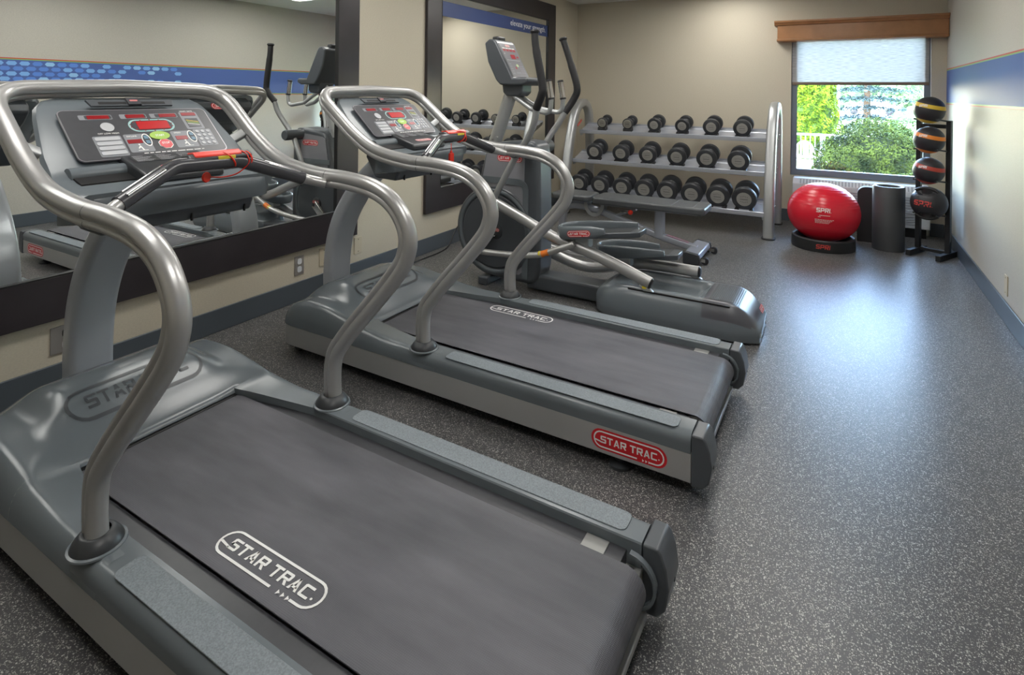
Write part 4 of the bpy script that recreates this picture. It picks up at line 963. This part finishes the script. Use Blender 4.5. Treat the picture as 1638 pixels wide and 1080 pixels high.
for y, z, dpt in tiers:
    ct, st_ = math.cos(math.radians(14)), math.sin(math.radians(14))
    prof_ = [(y, z - .042), (y - .004, z - .040), (y - .004, z), (y + .002, z + .004), (y + .03, z + .0), (y + .03, z - .006), (y + dpt * .72, z + dpt * .72 * st_ - .006), (y + dpt * .75, z + dpt * .75 * st_), (y + dpt, z + dpt * st_), (y + dpt, z + dpt * st_ + .018), (y + dpt + .005, z + dpt * st_ + .018), (y + dpt + .005, z + dpt * st_ - .03), (y + dpt, z + dpt * st_ - .03), (y + dpt, z + dpt * st_ - .006), (y + .035, z - .014), (y + .008, z - .012)]
    MB().prism(prof_, 'x', .335, 2.46).build('shelf', benchsil, rack, off=RO, smooth=0)
    MB().prism([(y - .0055, z - .026), (y - .003, z - .026), (y - .003, z - .020), (y - .0055, z - .020)], 'x', .335, 2.46).build('shelf_groove', silver, rack, off=RO, smooth=0)
    for x in (.335, 2.435):
        MB().prism([(y + .01, z - .07), (y + dpt - .01, z - .04 + dpt * st_ ), (y + dpt - .01, z + dpt * st_ - .015), (y + .01, z - .02)], 'x', x, x + .025).build('shelf_bracket', silver2, rack, off=RO, bev=.003)
        for yy in (y + .06, y + dpt - .06): MB().lathe([(0, .010), (.009, .009), (.010, 0)], (.34 if x < 1 else 2.532, yy, z - .02 + (yy - y) * st_), (1, 0, 0), 10).build('bolt', steel_d, rack, off=RO)
MB().box(.335, .342, 6.36, 6.50, 1.03, 1.055, 0, Matrix.Rotation(math.radians(28), 3, 'X')).build('red_label', M('rack_red_label', (.5, .09, .07), .5), rack, off=RO, smooth=0)

def make_dumbbell(r, L_, chromed=False):
    # local: axis along y, front plate at y=0 facing -y; centre at z=0
    T = thing('dumbbell', (0, 0, 0), '', 'dumbbell', 'rubber dumbbells on the rack')
    hl = .052 if r > .075 else .042
    if r > .11: hl = .062
    def head(y0, dirn):
        n = 36; pr = [(0, .0), (r * .90, .0), (r * .965, .004), (r, .012), (r, hl - .012), (r * .965, hl - .003), (r * .86, hl), (r * .60, hl + .001), (r * .52, hl + .012), (r * .3, hl + .020), (0, hl + .020)]
        h = MB().lathe(pr, (0, y0, 0), (0, dirn, 0), n).build('head', dbr, T, smooth=35)
        rp = r * (.60 if not chromed else .80)
        q = MB().lathe([(0, -.0015), (rp * .95, -.0015), (rp, 0), (rp, .003)], (0, y0, 0), (0, dirn, 0), n)
        fn = flat((0, y0 - dirn * .0015, 0), (dirn, 0, 0), (0, 0, 1), (0, -dirn, 0), .0008)
        for k in range(-2, 3): poly_on(q, ell(k * rp * .22, rp * .45 - abs(k) * rp * .05, rp * .06, rp * .07, 8), fn, 1); poly_on(q, ell(k * rp * .22, -rp * .45 + abs(k) * rp * .05, rp * .06, rp * .07, 8), fn, 1)
        poly_on(q, [(-rp * .5, -rp * .06), (rp * .5, -rp * .06), (rp * .5, rp * .06), (-rp * .5, rp * .06)], fn, 1)
        q.build('plate', [dbp, M('plate_mark', (.16, .155, .15), .5)] if not chromed else [M('plate_bright', (.42, .40, .35), .35, .7), dbr], h, smooth=0)
    head(0, 1); head(L_ + 2 * hl, -1)
    MB().lathe([(0, hl), (.019, hl), (.016, hl + .03), (.019, hl + L_ / 2), (.016, hl + L_ - .03), (.019, hl + L_), (0, hl + L_)], (0, 0, 0), (0, 1, 0), 20).build('handle', steel_d, T, smooth=50)
    return T, 2 * hl + L_
def saddle(x, y, z, r):
    w_ = r * .78
    n = 8; pts = [(-w_, -.03), (w_, -.03), (w_ * 1.0, .006)]
    arc = [(r * 1.02 * math.sin(a), r * 1.02 - r * 1.02 * math.cos(a) + .0) for a in [math.radians(42 - 84 * k / n) for k in range(n + 1)]]
    pts += arc + [(-w_, .006)]
    vs = []
    for yy, dz in ((-.02, 0), (.055, .016)): vs += [(x + a, y + yy, z + b_ + dz) for a, b_ in pts]
    k = len(pts)
    MB().add(vs, [tuple(range(k)), tuple(range(2 * k - 1, k - 1, -1))] + [(i, (i + 1) % k, k + (i + 1) % k, k + i) for i in range(k)]).build('saddle', blackr, rack, off=RO, bev=.002)
rows = [
 ([(.613, .062), (.929, .064), (1.244, .080), (1.560, .080), (1.873, .090), (2.190, .093)], 6.46, 1.047, 'top'),
 ([(.597, .097), (.919, .099), (1.232, .101), (1.553, .103), (1.866, .106), (2.185, .109)], 6.26, .718, 'middle'),
 ([(.472, .104), (.726, .106), (.988, .107), (1.241, .109), (1.491, .111), (1.749, .113), (2.011, .116), (2.266, .119)], 6.11, .357, 'bottom')]
ordn = {6: ['first', 'second', 'third', 'fourth', 'fifth', 'last'], 8: ['first', 'second', 'third', 'fourth', 'fifth', 'sixth', 'seventh', 'last']}
protos = {}
for row, y, z, nm in rows:
    for i, (x, r) in enumerate(row):
        L_ = .125; ch = nm == 'top' and i < 2
        key = round(r, 3)
        if key not in protos: protos[key] = make_dumbbell(r, L_, ch); o = protos[key][0]
        else: o = copy_tree(protos[key][0])
        tilt = math.radians(13 if nm != 'top' else 11)
        o.rotation_euler = (tilt, 0, 0); o.location = (x, y, z)
        size = 'small silver-faced' if ch else ('medium black' if nm == 'top' else 'round black')
        o['label'] = '%s dumbbell, %s from the left on the %s tier of the rack' % (size, ordn[len(row)][i], nm)
        o['group'] = 'dumbbells on the %s tier' % nm
        saddle(x, y + .012, z - r - .001, r)
# ================================================================== BENCH
bn_ = thing('weight_bench', (1.45, 5.05, 0), 'flat dark vinyl weight bench on a silver wheeled frame in front of the rack', 'weight bench')
BO = (1.45, 5.05, 0)
def BB(mb, name, mats, parent=bn_, **k): return mb.build(name, mats, parent, off=BO, **k)
bp_ = BB(MB().prism([(1.125, 4.915), (1.17, 4.88), (2.10, 4.885), (2.13, 4.91), (2.13, 5.20), (2.10, 5.225), (1.17, 5.23), (1.125, 5.195)], 'z', .390, .452), 'back_pad', vinyl, bev=.016, seg=3, smooth=50)
for x in (1.85, 2.03): BB(MB().box(x, x + .002, 4.90, 5.21, .452, .4535), 'seam_line', keygrey, bp_, smooth=0)
for yy in (5.02, 5.06): BB(MB().box(1.90, 1.955, yy, yy + .0025, .452, .4533), 'stitching', keygrey, bp_, smooth=0)
BB(MB().prism([(.70, 4.93), (.74, 4.89), (1.05, 4.90), (1.10, 4.94), (1.10, 5.17), (1.05, 5.21), (.74, 5.22), (.70, 5.18)], 'z', .395, .450), 'seat_pad', vinyl, bev=.016, seg=3, smooth=50)
BB(MB().box(1.16, 2.05, 5.0, 5.10, .365, .398), 'pad_rail', benchsil, bev=.003)
BB(MB().box(.78, 1.06, 5.01, 5.09, .365, .396), 'seat_rail', benchsil, bev=.003)
hor = [(1.11 + .085 * math.cos(a), .375 + .11 * math.sin(a)) for a in [PI + PI * k / 12 for k in range(13)]]
for yy in (5.0, 5.10): BB(MB().sweep([(x, yy, z) for x, z in hor], [(-.016, -.004), (.016, -.004), (.016, .004), (-.016, .004)], (1, 0, 0)), 'adjuster_bracket', silver2)
BB(MB().sweep([(1.715, 5.05, .13), (1.715, 5.05, .37)], leg_sec(.045, .033), (1, 0, 0)), 'rear_post', benchsil, smooth=50)
bm_ = BB(MB().sweep(cr([(.95, 5.05, .335), (1.15, 5.05, .30), (1.45, 5.05, .215), (1.75, 5.05, .135), (2.04, 5.05, .075)], 5), leg_sec(.032, .026), (0, 0, 1)), 'main_beam', benchsil, smooth=50)
U_ = Vector((.29, 0, -.062)).normalized(); V_ = Vector((-U_.z, 0, U_.x))
fnb = lambda e: (lambda x, y: tuple(Vector((1.87, 5.0235, .108)) + U_ * x + Vector((0, y, 0)) + V_ * (.030 + e)) )
q = MB(); poly_on(q, rrect(-.10, .10, .003, .05, .003), fnb(.002), 0); text_on(q, 'STAR TRAC STRENGTH', fnb(.0028), -.09, .09, .014, .036, 1, .02)
BB(q, 'label_strip', [M('bench_label_red', (.5, .05, .12), .5), white], bm_, smooth=0)
BB(MB().sweep(cr([(1.0, 5.05, .325), (.90, 5.05, .33), (.81, 5.05, .30), (.77, 5.05, .20), (.755, 5.05, .02)], 6), leg_sec(.034, .028), (0, 0, 1)), 'front_leg', benchsil, smooth=50)
BB(MB().prism(rrect(.70, .81, 4.93, 5.17, .04), 'z', 0, .022), 'front_foot', blackr, bev=.004)
rf_ = BB(MB().prism([(1.985, .03), (2.10, .03), (2.11, .05), (2.10, .085), (2.0, .10), (1.98, .09)], 'y', 4.83, 5.27), 'rear_foot', benchsil, bev=.008)
for y0, y1 in ((4.80, 4.835), (5.265, 5.30)):
    BB(MB().prism([(1.98, .0), (2.105, .0), (2.115, .05), (2.105, .09), (2.0, .105), (1.975, .09)], 'y', y0, y1), 'foot_cap', darkp, rf_, bev=.008)
for yy in (4.86, 5.24):
    BB(MB().lathe([(0, -.013), (.026, -.013), (.031, -.008), (.031, .008), (.026, .013), (0, .013)], (2.145, yy, .032), (0, 1, 0), 20), 'wheel', blackr)
    BB(MB().box(2.10, 2.15, yy - .018, yy - .014, .022, .05).box(2.10, 2.15, yy + .014, yy + .018, .022, .05), 'wheel_bracket', steel_d)
BB(MB().sweep([(1.27, 5.05, .26), (1.50, 5.05, .355)], [(-.012, -.02), (.012, -.02), (.012, .02), (-.012, .02)], (0, 0, 1)), 'adjuster_arm', benchsil, bev=.002)
BB(MB().tube([(1.38, 5.0, .325), (1.475, 4.935, .342)], .006, 8), 'lever', steel_d)
BB(MB().sphere((1.485, 4.93, .344), .0225), 'lever_knob', redm, smooth=60)
# ================================================================== STABILITY BALL, ROLLER, MAT
tb = thing('ball_base', (2.965, 6.06, 0), 'black ring base lettered SPRI holding the red exercise ball', 'ball stand')
BR = .262
rb_ = MB().lathe([(BR - .055, 0), (BR, 0), (BR + .004, .02), (BR, .098), (BR - .008, .106), (BR - .03, .106), (BR - .055, .06)], (0, 0, 0), (0, 0, 1), 64).build('ring', M('base_black', (.016, .017, .018), .4), tb, smooth=40)
def cyl_fn(R_, c0, e): return lambda x, y: ((R_ + e) * math.cos(c0 + x / R_), (R_ + e) * math.sin(c0 + x / R_), y)
q = MB(); block_on(q, 'SPRI', cyl_fn(BR + .0035, math.radians(-88), .0015), -.058, .058, .034, .074, 0, .15); q.build('lettering', M('base_red_ink', (.5, .05, .04), .5), rb_, smooth=0)
def sph_fn(c, R_, lon, lat, e, roll=0):
    # local patch on a sphere around (lon, lat)
    N = Vector((math.cos(lat) * math.cos(lon), math.cos(lat) * math.sin(lon), math.sin(lat))); E_ = Vector((-math.sin(lon), math.cos(lon), 0)); U = N.cross(E_)
    E2 = E_ * math.cos(roll) + U * math.sin(roll); U2 = -E_ * math.sin(roll) + U * math.cos(roll)
    def fn(x, y):
        d = (N + E2 * math.tan(x / R_) + U2 * math.tan(y / R_)).normalized(); return tuple(Vector(c) + d * (R_ + e))
    return fn
tbl = thing('stability_ball', (2.965, 6.08, .045), 'large shiny red exercise ball lettered SPRI under the window', 'exercise ball')
R_ = .272
prof_ = []
grooves = [-.52, -.45, -.38, .32, .42, .52, .62, .74, .86, .98]
n = 160
for k in range(n + 1):
    a = -PI / 2 + PI * k / n; rr_ = R_ + .0
    for g in grooves:
        if abs(a - g) < .018: rr_ += .0022 * (1 - abs(a - g) / .018)
    prof_.append((rr_ * math.cos(a) * 1.12, rr_ * math.sin(a)))
tl = Vector((.05, .03, 1)).normalized()
ob_ = MB().lathe(prof_, (0, 0, .274), tl, 96).build('ball', ballred, tbl, smooth=70)
q = MB(); RB = R_ * 1.12
def bfn(e):
    f = sph_fn((0, 0, .274), R_, math.radians(-88), math.radians(14), e)
    def fn(x, y):
        v = Vector(f(x, y)) - Vector((0, 0, .274)); return (v.x * 1.12, v.y * 1.12, v.z + .274)
    return fn
block_on(q, 'SPRI.', bfn(.004), -.052, .052, -.020, .018, 0, .1)
lines_on(q, bfn(.004), -.03, .045, -.049, -.044, 0, 2); lines_on(q, bfn(.004), -.04, -.02, -.061, -.057, 0, 3)
for l in range(4): lines_on(q, bfn(.004), -.065, .075 - .012 * l, -.086 - .010 * l, -.082 - .010 * l, 0, 20 + l)
q.build('lettering', M('ball_ink', (.75, .62, .60), .5), tbl, smooth=0)
tr_ = thing('foam_roller', (3.487, 6.285, 0), 'tall upright charcoal foam tube with open top, right of the red ball', 'foam roller')
MB().lathe([(.128, 0), (.128, .572), (.122, .582), (.098, .582), (.092, .572), (.092, .02), (0, .02), (0, 0)][::-1], (0, 0, 0), (0, 0, 1), 48).build('tube', M('foam_charcoal', (.045, .048, .052), .5, bump=(400, .1, .001)), tr_, smooth=40)
tag(MB().prism(rrect(3.245, 3.50, 0, .53, [.07, .07, .004, .004], 8), 'y', 6.47, 6.56).build('exercise_mat', M('mat_black', (.02, .02, .022), .6), bev=.01, off=(0, 0, 0)), 'black folded exercise mat standing between the red ball and the foam tube', 'exercise mat')
# ================================================================== MEDICINE BALL TREE
yaw_t = math.radians(-28)
mt = thing('medicine_ball_rack', (3.815, 6.25, 0), 'black steel stand carrying four medicine balls in the back corner', 'medicine ball rack')
Rz = Matrix.Rotation(yaw_t, 3, 'Z')
def rz(x, y, z): v = Rz @ Vector((x, y, 0)); return (v.x, v.y, z)
def rbx(x0, x1, y0, y1, z0, z1): return MB().box(x0, x1, y0, y1, z0, z1, 0, Rz, (0, 0, 0))
for sx in (-.115, .115):
    rbx(sx - .019, sx + .019, -.02, .02, .05, 1.20).build('post', blackm, mt, bev=.003)
    rbx(sx - .02 + (.0), sx + .02, -.19, .13, .0, .05).build('foot', blackm, mt, bev=.003)
rbx(-.095, .095, -.015, .015, .03, .06).build('lower_crossbar', blackm, mt, bev=.003)
rbx(-.095, .095, -.013, .013, 1.13, 1.165).build('upper_crossbar', blackm, mt, bev=.003)
zs = [1.29, 1.028, .758, .478]; rads = [.118, .118, .118, .138]
for z, r in zip(zs, rads):
    za = z - r * .72
    for sx in (-.105, .105):
        MB().tube([rz(sx, .0, za - .012), rz(sx * .85, -.10, za), rz(sx * .8, -.17, za + .006)], .0075, 10).build('support_arm', blackm, mt, smooth=50)
def ball(name, z, r, stripe, label, txtcol, handles=False):
    c = rz(-.005 if not handles else -.0, -.105, z); c = (c[0] + 3.825 - .002, c[1] + 6.25, z - r)
    t = thing(name, c, label, 'medicine ball', 'medicine balls on the black stand')
    lon = math.radians(-90) + yaw_t * .85
    if not handles:
        b_ = MB().sphere((0, 0, 0), r, n=48); pr = MB()
        tilt = Vector((.20, -.10, 1)).normalized()
        for i, (f) in enumerate(b_.f):
            v = sum((Vector(b_.v[q]) for q in f), Vector()) / len(f); h = v.dot(tilt) / r
            b_.m[i] = 1 if (.22 < h < .52 or h < -.80 or -.74 < h < -.72) else 0
        for i in range(len(b_.v)):
            v = Vector(b_.v[i]); b_.v[i] = (v.x, v.y, v.z + r)
        # rotate rings to follow the tilt
        q_ = Vector((0, 0, 1)).rotation_difference(tilt)
        b2 = MB().sphere((0, 0, 0), r, n=64)
        for i, f in enumerate(b2.f):
            v = sum((Vector(b2.v[q]) for q in f), Vector()) / len(f); h = v.z / r
            b2.m[i] = 1 if (.17 < h < .50 or h < -.72) else 0
        b2.v = [tuple(q_ @ Vector(v) + Vector((0, 0, r))) for v in b2.v]
        b2.build('ball', [ballblk, stripe], t, smooth=60)
        q = MB(); block_on(q, 'SPRI', sph_fn((0, 0, r), r, lon, math.radians(17), .0012, 0.0), -.044, .022, -.005, .017, 0, .15)
        q.build('lettering', txtcol, t, smooth=0)
    else:
        fwd = Vector((math.cos(lon), math.sin(lon), 0)); rt = Vector((-fwd.y, fwd.x, 0)); 
        b_ = MB(); n = 40; k = 40; base = MB().sphere((0, 0, 0), r, n=56)
        # two grip slots pressed into the top and bottom
        vs = []
        for v in base.v:
            p = Vector(v); s_ = p.dot(rt) / r; h = p.z / r; f_ = p.dot(fwd) / r
            for sg in (1, -1):
                if f_ > -.2:
                    d = ((s_) / .42) ** 4 + ((h * sg - .74) / .11) ** 4
                    if d < 1.6: p = p * (1 - .38 * max(0, 1 - d / 1.6) ** .5)
            vs.append(tuple(p + Vector((0, 0, r))))
        base.v = vs; base.build('ball', ballblk, t, smooth=60)
        for sg in (1, -1):
            path = []
            for q in range(15):
                a = math.radians(-38 + 76 * q / 14); p = rt * (r * .95 * math.sin(a)) + Vector((0, 0, 1)) * (sg * r * 1.0 * (math.cos(a) * .92)) + fwd * (r * .33)
                p = p.normalized() * (r * 1.02); path.append(p + Vector((0, 0, r)))
            MB().tube(path, .013, 12).build('grip', blackr, t, smooth=60)
        q = MB(); block_on(q, 'SPRI.', sph_fn((0, 0, r), r, lon, math.radians(2), .0015, -.06), -.076, .068, -.022, .026, 0, .1)
        q.build('lettering', txtcol, t, smooth=0)
    return t
ball('medicine_ball', zs[0], rads[0], ylw, 'black medicine ball with a yellow stripe, topmost on the black stand', white)
ball('medicine_ball', zs[1], rads[1], org, 'black medicine ball with an orange stripe, second on the stand', white)
ball('medicine_ball', zs[2], rads[2], rdd, 'black medicine ball with a dull red stripe, third on the stand', white)
ball('medicine_ball', zs[3], rads[3], rdd, 'larger black two-grip medicine ball with red SPRI letters, lowest on the stand', M('spri_red_ink', (.55, .06, .05), .5), True)
# ================================================================== OUTSIDE THE WINDOW
def leafmat(name, a, b_, tr=.35):
    m = bpy.data.materials.new(name); m.use_nodes = True; nt = m.node_tree; L = nt.links.new; b = nt.nodes['Principled BSDF']; o = nt.nodes['Material Output']
    g = nt.nodes.new('ShaderNodeTexCoord'); n = nt.nodes.new('ShaderNodeTexNoise'); n.inputs['Scale'].default_value = 3.5; L(g.outputs['Object'], n.inputs['Vector'])
    r = nt.nodes.new('ShaderNodeValToRGB'); r.color_ramp.elements[0].position = .35; r.color_ramp.elements[1].position = .65; r.color_ramp.elements[0].color = (*a, 1); r.color_ramp.elements[1].color = (*b_, 1)
    L(n.outputs['Fac'], r.inputs[0]); L(r.outputs[0], b.inputs['Base Color']); b.inputs['Roughness'].default_value = .7; b.inputs['Specular IOR Level'].default_value = .12
    t = nt.nodes.new('ShaderNodeBsdfTranslucent'); L(r.outputs[0], t.inputs[0]); mx = nt.nodes.new('ShaderNodeMixShader'); mx.inputs[0].default_value = tr
    L(b.outputs[0], mx.inputs[1]); L(t.outputs[0], mx.inputs[2]); L(mx.outputs[0], o.inputs[0]); return m
grass_m = M('lawn', (.15, .19, .06), .9, noise=(2.5, .25)); asphalt = M('asphalt', (.26, .26, .27), .9)
GZ = -.7
gm = MB(); gm.add([(-40, 7.3, GZ), (50, 7.3, GZ), (50, 38, GZ), (-40, 38, GZ), (-40, 52, -.25), (50, 52, -.25)], [(0, 1, 2, 3), (3, 2, 5, 4)], 0)
struct(gm.add([(-60, 52, -.25), (80, 52, -.25), (80, 95, -.25), (-60, 95, -.25)], [(0, 1, 2, 3)], 1), 'ground', [grass_m, asphalt], smooth=0)
def leaves(name, mat, parent, n, fn, size, seed, elong=1.6):
    rd = random.Random(seed); mb = MB()
    for _ in range(n):
        p, nr = fn(rd); p = Vector(p); nr = Vector(nr)
        nr = (nr + Vector((rd.uniform(-.8, .8), rd.uniform(-.8, .8), rd.uniform(-.5, .9)))).normalized(); u = nr.orthogonal().normalized(); a = rd.uniform(0, 6.28); v = nr.cross(u)
        d1 = (u * math.cos(a) + v * math.sin(a)) * size * rd.uniform(.6, 1.3); d2 = (-u * math.sin(a) + v * math.cos(a)) * size * rd.uniform(.5, 1.1) / elong
        mb.add([p - d1, p - d2 * .8, p + d1, p + d2 * .8], [(0, 1, 2, 3)])
    return mb.build(name, mat, parent, smooth=0)
def blob(rx, ry, rz_, cz, lump=.12, seed=0, shell=.35):
    ph = [random.Random(seed + k).uniform(0, 6) for k in range(6)]
    def fn(rd):
        while True:
            x, y, z = (rd.uniform(-1, 1) for _ in range(3)); l = math.sqrt(x * x + y * y + z * z)
            if .1 < l < 1: break
        x, y, z = x / l, y / l, z / l
        k = 1 + lump * (math.sin(5 * x + ph[0]) * math.cos(6 * z + ph[1]) + .6 * math.sin(11 * z + ph[2] + 7 * y)) - shell * rd.random() ** 2.2
        return (x * rx * k, y * ry * k, cz + z * rz_ * k), (x, y, z)
    return fn
# round evergreen bush nearest the glass
t = thing('round_bush', (3.65, 13.0, GZ), 'large rounded dark green bush in the middle of the window view', 'bush')
leaves('foliage', leafmat('bush_green', (.006, .013, .004), (.060, .088, .016)), t, 30000, blob(1.08, .9, 1.0, .64, .07, 3, .3), .030, 5)
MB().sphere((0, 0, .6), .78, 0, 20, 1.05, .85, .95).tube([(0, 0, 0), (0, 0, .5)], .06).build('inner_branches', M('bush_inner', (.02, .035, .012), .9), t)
spots = [(2.72, 11.5, .24, .30), (3.42, 11.2, .27, .33), (4.05, 11.3, .27, .36), (5.45, 13.4, .5, .6), (3.08, 10.5, .24, .20)]
gl = leafmat('low_shrub_green', (.03, .055, .014), (.12, .15, .045))
lbs = ['low pale green shrub left of the big bush, beneath the white chair', 'low green shrub directly in front of the round bush', 'low green shrub at the lower right of the window view', 'green shrub behind the medicine balls at the right of the window', 'small low shrub at the bottom left of the window view']
for i, (x, y, rx, h) in enumerate(spots):
    t = thing('low_shrub', (x, y, GZ), lbs[i], 'shrub', 'low shrubs outside the window')
    leaves('foliage', gl, t, 5200, blob(rx, rx * .8, h, .42 + h * .2, .12, 20 + i, .45), .032, 30 + i)
    MB().tube([(0, 0, 0), (.02, 0, .4)], .03).build('stem', M('stem_brown', (.12, .07, .04), .8), t)
# arborvitae
t = thing('arborvitae', (2.02, 22.0, GZ), 'tall bright green arborvitae at the left of the window view', 'tree')
def arb(rd):
    z = rd.random() ** .8 * 5.6; a = rd.uniform(0, 2 * PI); r = (.98 * (1 - (z / 5.9) ** 2.2) + .03) * (1 + .10 * math.sin(3 * a + z * 2.3) + .08 * math.sin(7 * a - z * 5) - .22 * rd.random() ** 2)
    return (r * math.cos(a), r * math.sin(a), .1 + z), (math.cos(a), math.sin(a), .3)
leaves('foliage', leafmat('arborvitae_green', (.022, .052, .005), (.17, .25, .016)), t, 26000, arb, .055, 9, 1.4)
MB().lathe([(.0, 5.2), (.35, 4.2), (.7, 2.5), (.8, .6), (.5, .15), (.0, .1)], (0, 0, 0), (0, 0, 1), 16).tube([(0, 0, 0), (0, 0, 1)], .12).build('inner_branches', M('arb_inner', (.04, .09, .01), .9), t)
# blue spruce with layered boughs
t = thing('blue_spruce', (4.05, 30.0, -.7), 'blue-green spruce with layered drooping boughs in the middle distance', 'tree')
def spr(rd):
    z = rd.random() * 8.0 + .7; lay = .42; zl = round(z / lay) * lay + rd.gauss(0, .045); a = rd.uniform(0, 2 * PI); k = int(zl / lay * 1.0)
    R_ = 2.9 * (1 - zl / 10.2) * (.75 + .25 * math.sin(5 * a + k * 1.7)); r = R_ * rd.random() ** .6
    return (r * math.cos(a), r * math.sin(a), zl - .12 * r + .05 * rd.random()), (0, 0, 1)
leaves('foliage', leafmat('spruce_blue', (.006, .014, .018), (.11, .17, .18), .15), t, 24000, spr, .085, 12, 2.2)
MB().tube([(0, 0, 0), (0, 0, 9)], [.16, .03]).build('trunk', M('bark', (.09, .06, .04), .9), t)
# lighter trees at the right and far hedge
gr2 = leafmat('pale_tree_green', (.10, .19, .09), (.28, .40, .20))
for i, (x, y, rx, rz_, lb) in enumerate([(8.8, 40, 2.6, 3.0, 'pale green tree at the upper right of the window view'), (4.9, 19.5, .75, .7, 'feathery light green sapling at the right behind the round bush'), (12.5, 47, 3.2, 3.2, 'hazy pale tree furthest right behind the parked cars')]):
    t = thing('leafy_tree', (x, y, GZ if y < 45 else -.25), lb, 'tree', 'pale trees beyond the lawn')
    leaves('foliage', gr2, t, 9000, blob(rx, rx, rz_, rz_ * 1.15 + (.9 if y > 30 else .2), .15, 50 + i, .6), .13 if y > 30 else .05, 60 + i)
    MB().tube([(0, 0, 0), (0, 0, rz_ * 1.2)], [.14, .06]).build('trunk', M('bark_b', (.1, .07, .05), .9), t)
# railing
rl = thing('metal_railing', (2.2, 20.0, GZ), 'pale metal railing with thin balusters in front of the arborvitae', 'railing')
wr = M('railing_paint', (.33, .36, .44), .5)
MB().box(-2.0, 1.65, -.03, .03, .88, .94).build('top_rail', wr, rl); MB().box(-2.0, 1.65, -.02, .02, .08, .12).build('bottom_rail', wr, rl)
for x in (-1.6, .36, 1.6): MB().box(x - .045, x + .045, -.045, .045, 0, .90).build('post', wr, rl)
for i in range(27):
    x = -1.93 + .132 * i
    if min(abs(x - q) for q in (-1.6, .36, 1.6)) > .07: MB().box(x - .011, x + .011, -.011, .011, .1, .9).build('baluster', wr, rl)
# plastic garden chair
pc = M('white_plastic', (.42, .40, .43), .5)
ch = thing('garden_chair', (2.26, 17.6, GZ), 'white moulded plastic garden chair on the lawn by the railing', 'chair', rz=math.radians(15))
MB().prism(rrect(-.26, .26, -.24, .24, .08), 'z', .42, .445).build('seat', pc, ch, bev=.006)
bk = [(.24 * math.cos(a), .42 + .0 + .42 * max(0, math.sin(a)) ** .7) for a in [PI * k / 16 for k in range(17)]]
mb = MB()
mb.sweep([(x, .24 - .0 * z, z) for x, z in bk], [(-.02, -.012), (.02, -.012), (.02, .012), (-.02, .012)], (1, 0, 0))
for k in range(-2, 3): mb.box(k * .085 - .026, k * .085 + .026, .232, .25, .44, .42 + .40 * math.sqrt(max(0.05, 1 - (k * .085 / .25) ** 2)))
mb.build('backrest', pc, ch)
for sx in (-1, 1):
    for sy in (-1, 1): MB().sweep([(sx * .27, sy * .25, 0), (sx * .235, sy * .21, .43)], [(-.028, -.012), (.028, -.012), (.028, .012), (-.028, .012)], (1, 0, 0)).build('leg', pc, ch)
    MB().box(sx * .28 - .025, sx * .28 + .025, -.24, .26, .62, .64).box(sx * .28 - .02, sx * .28 + .02, -.24, -.20, .43, .62).build('armrest', pc, ch)
# lamp post, cars, far building
lp = thing('lamp_post', (2.93, 34.0, GZ), 'slim white lamp post between the arborvitae and the spruce', 'lamp post')
MB().tube([(0, 0, 0), (0, 0, 6)], [.07, .05]).build('pole', white, lp); MB().box(-.2, .2, -.12, .12, 5.95, 6.08).build('lamp_head', keygrey, lp)
def car(x, y, col, label):
    t = thing('car', (x, y, -.25), label, 'car', 'cars parked beyond the lawn')
    cm = M('car_paint', col, .25, .2, coat=.6)
    body = [(-2.2, .25), (-2.25, .6), (-2.1, .82), (-1.3, .92), (-.75, 1.38), (.7, 1.42), (1.45, .95), (2.15, .85), (2.25, .5), (2.2, .25)]
    MB().prism(body, 'y', -.85, .85).build('body', cm, t, bev=.08)
    MB().prism([(-1.15, .93), (-.7, 1.32), (.65, 1.35), (1.25, .95)], 'y', -.865, .865).build('side_windows', M('car_glass', (.03, .05, .09), .1), t, bev=.01)
    for wx in (-1.4, 1.4):
        for wy in (-.86, .70): MB().lathe([(0, 0), (.20, 0), (.22, .01), (.32, .01), (.33, .15), (0, .15)], (wx, wy, .33), (0, 1, 0), 20).build('wheel', blackr, t)
    return t
car(5.4, 62, (.75, .76, .8), 'white car parked leftmost beyond the lawn'); car(10.4, 62.5, (.5, .55, .65), 'silver-blue car parked in the middle beyond the lawn')
car(15.2, 61.5, (.10, .14, .30), 'dark blue car parked beside the silver one'); car(20.0, 62, (.7, .7, .72), 'pale car parked furthest right beyond the lawn')
bd = thing('distant_building', (-2.0, 85, -.25), 'pale lavender building wall glimpsed behind the lamp post', 'building')
MB().box(-9, 7.5, 0, 8, 0, 9).build('wall', M('far_wall', (.55, .52, .58), .8), bd, smooth=0)
for x in (-4, -1, 2, 5): MB().box(x, x + 1.3, -.05, .02, 3.0, 4.8).build('window', M('far_glass', (.1, .12, .16), .2), bd, smooth=0)
hd = thing('hedge_row', (15, 78, -.25), 'distant line of pale green trees across the parking lot', 'hedge')
leaves('foliage', gr2, hd, 9000, lambda rd: ((rd.uniform(-14, 40), rd.uniform(-2, 2), rd.uniform(0, 1) * (6.5 + 2 * math.sin(rd.random() * 9))), (0, -1, .3)), .45, 77)
MB().box(-14, 40, 0, 1.5, 0, 5).build('inner_branches', M('hedge_inner', (.16, .24, .14), .9), hd, smooth=0)
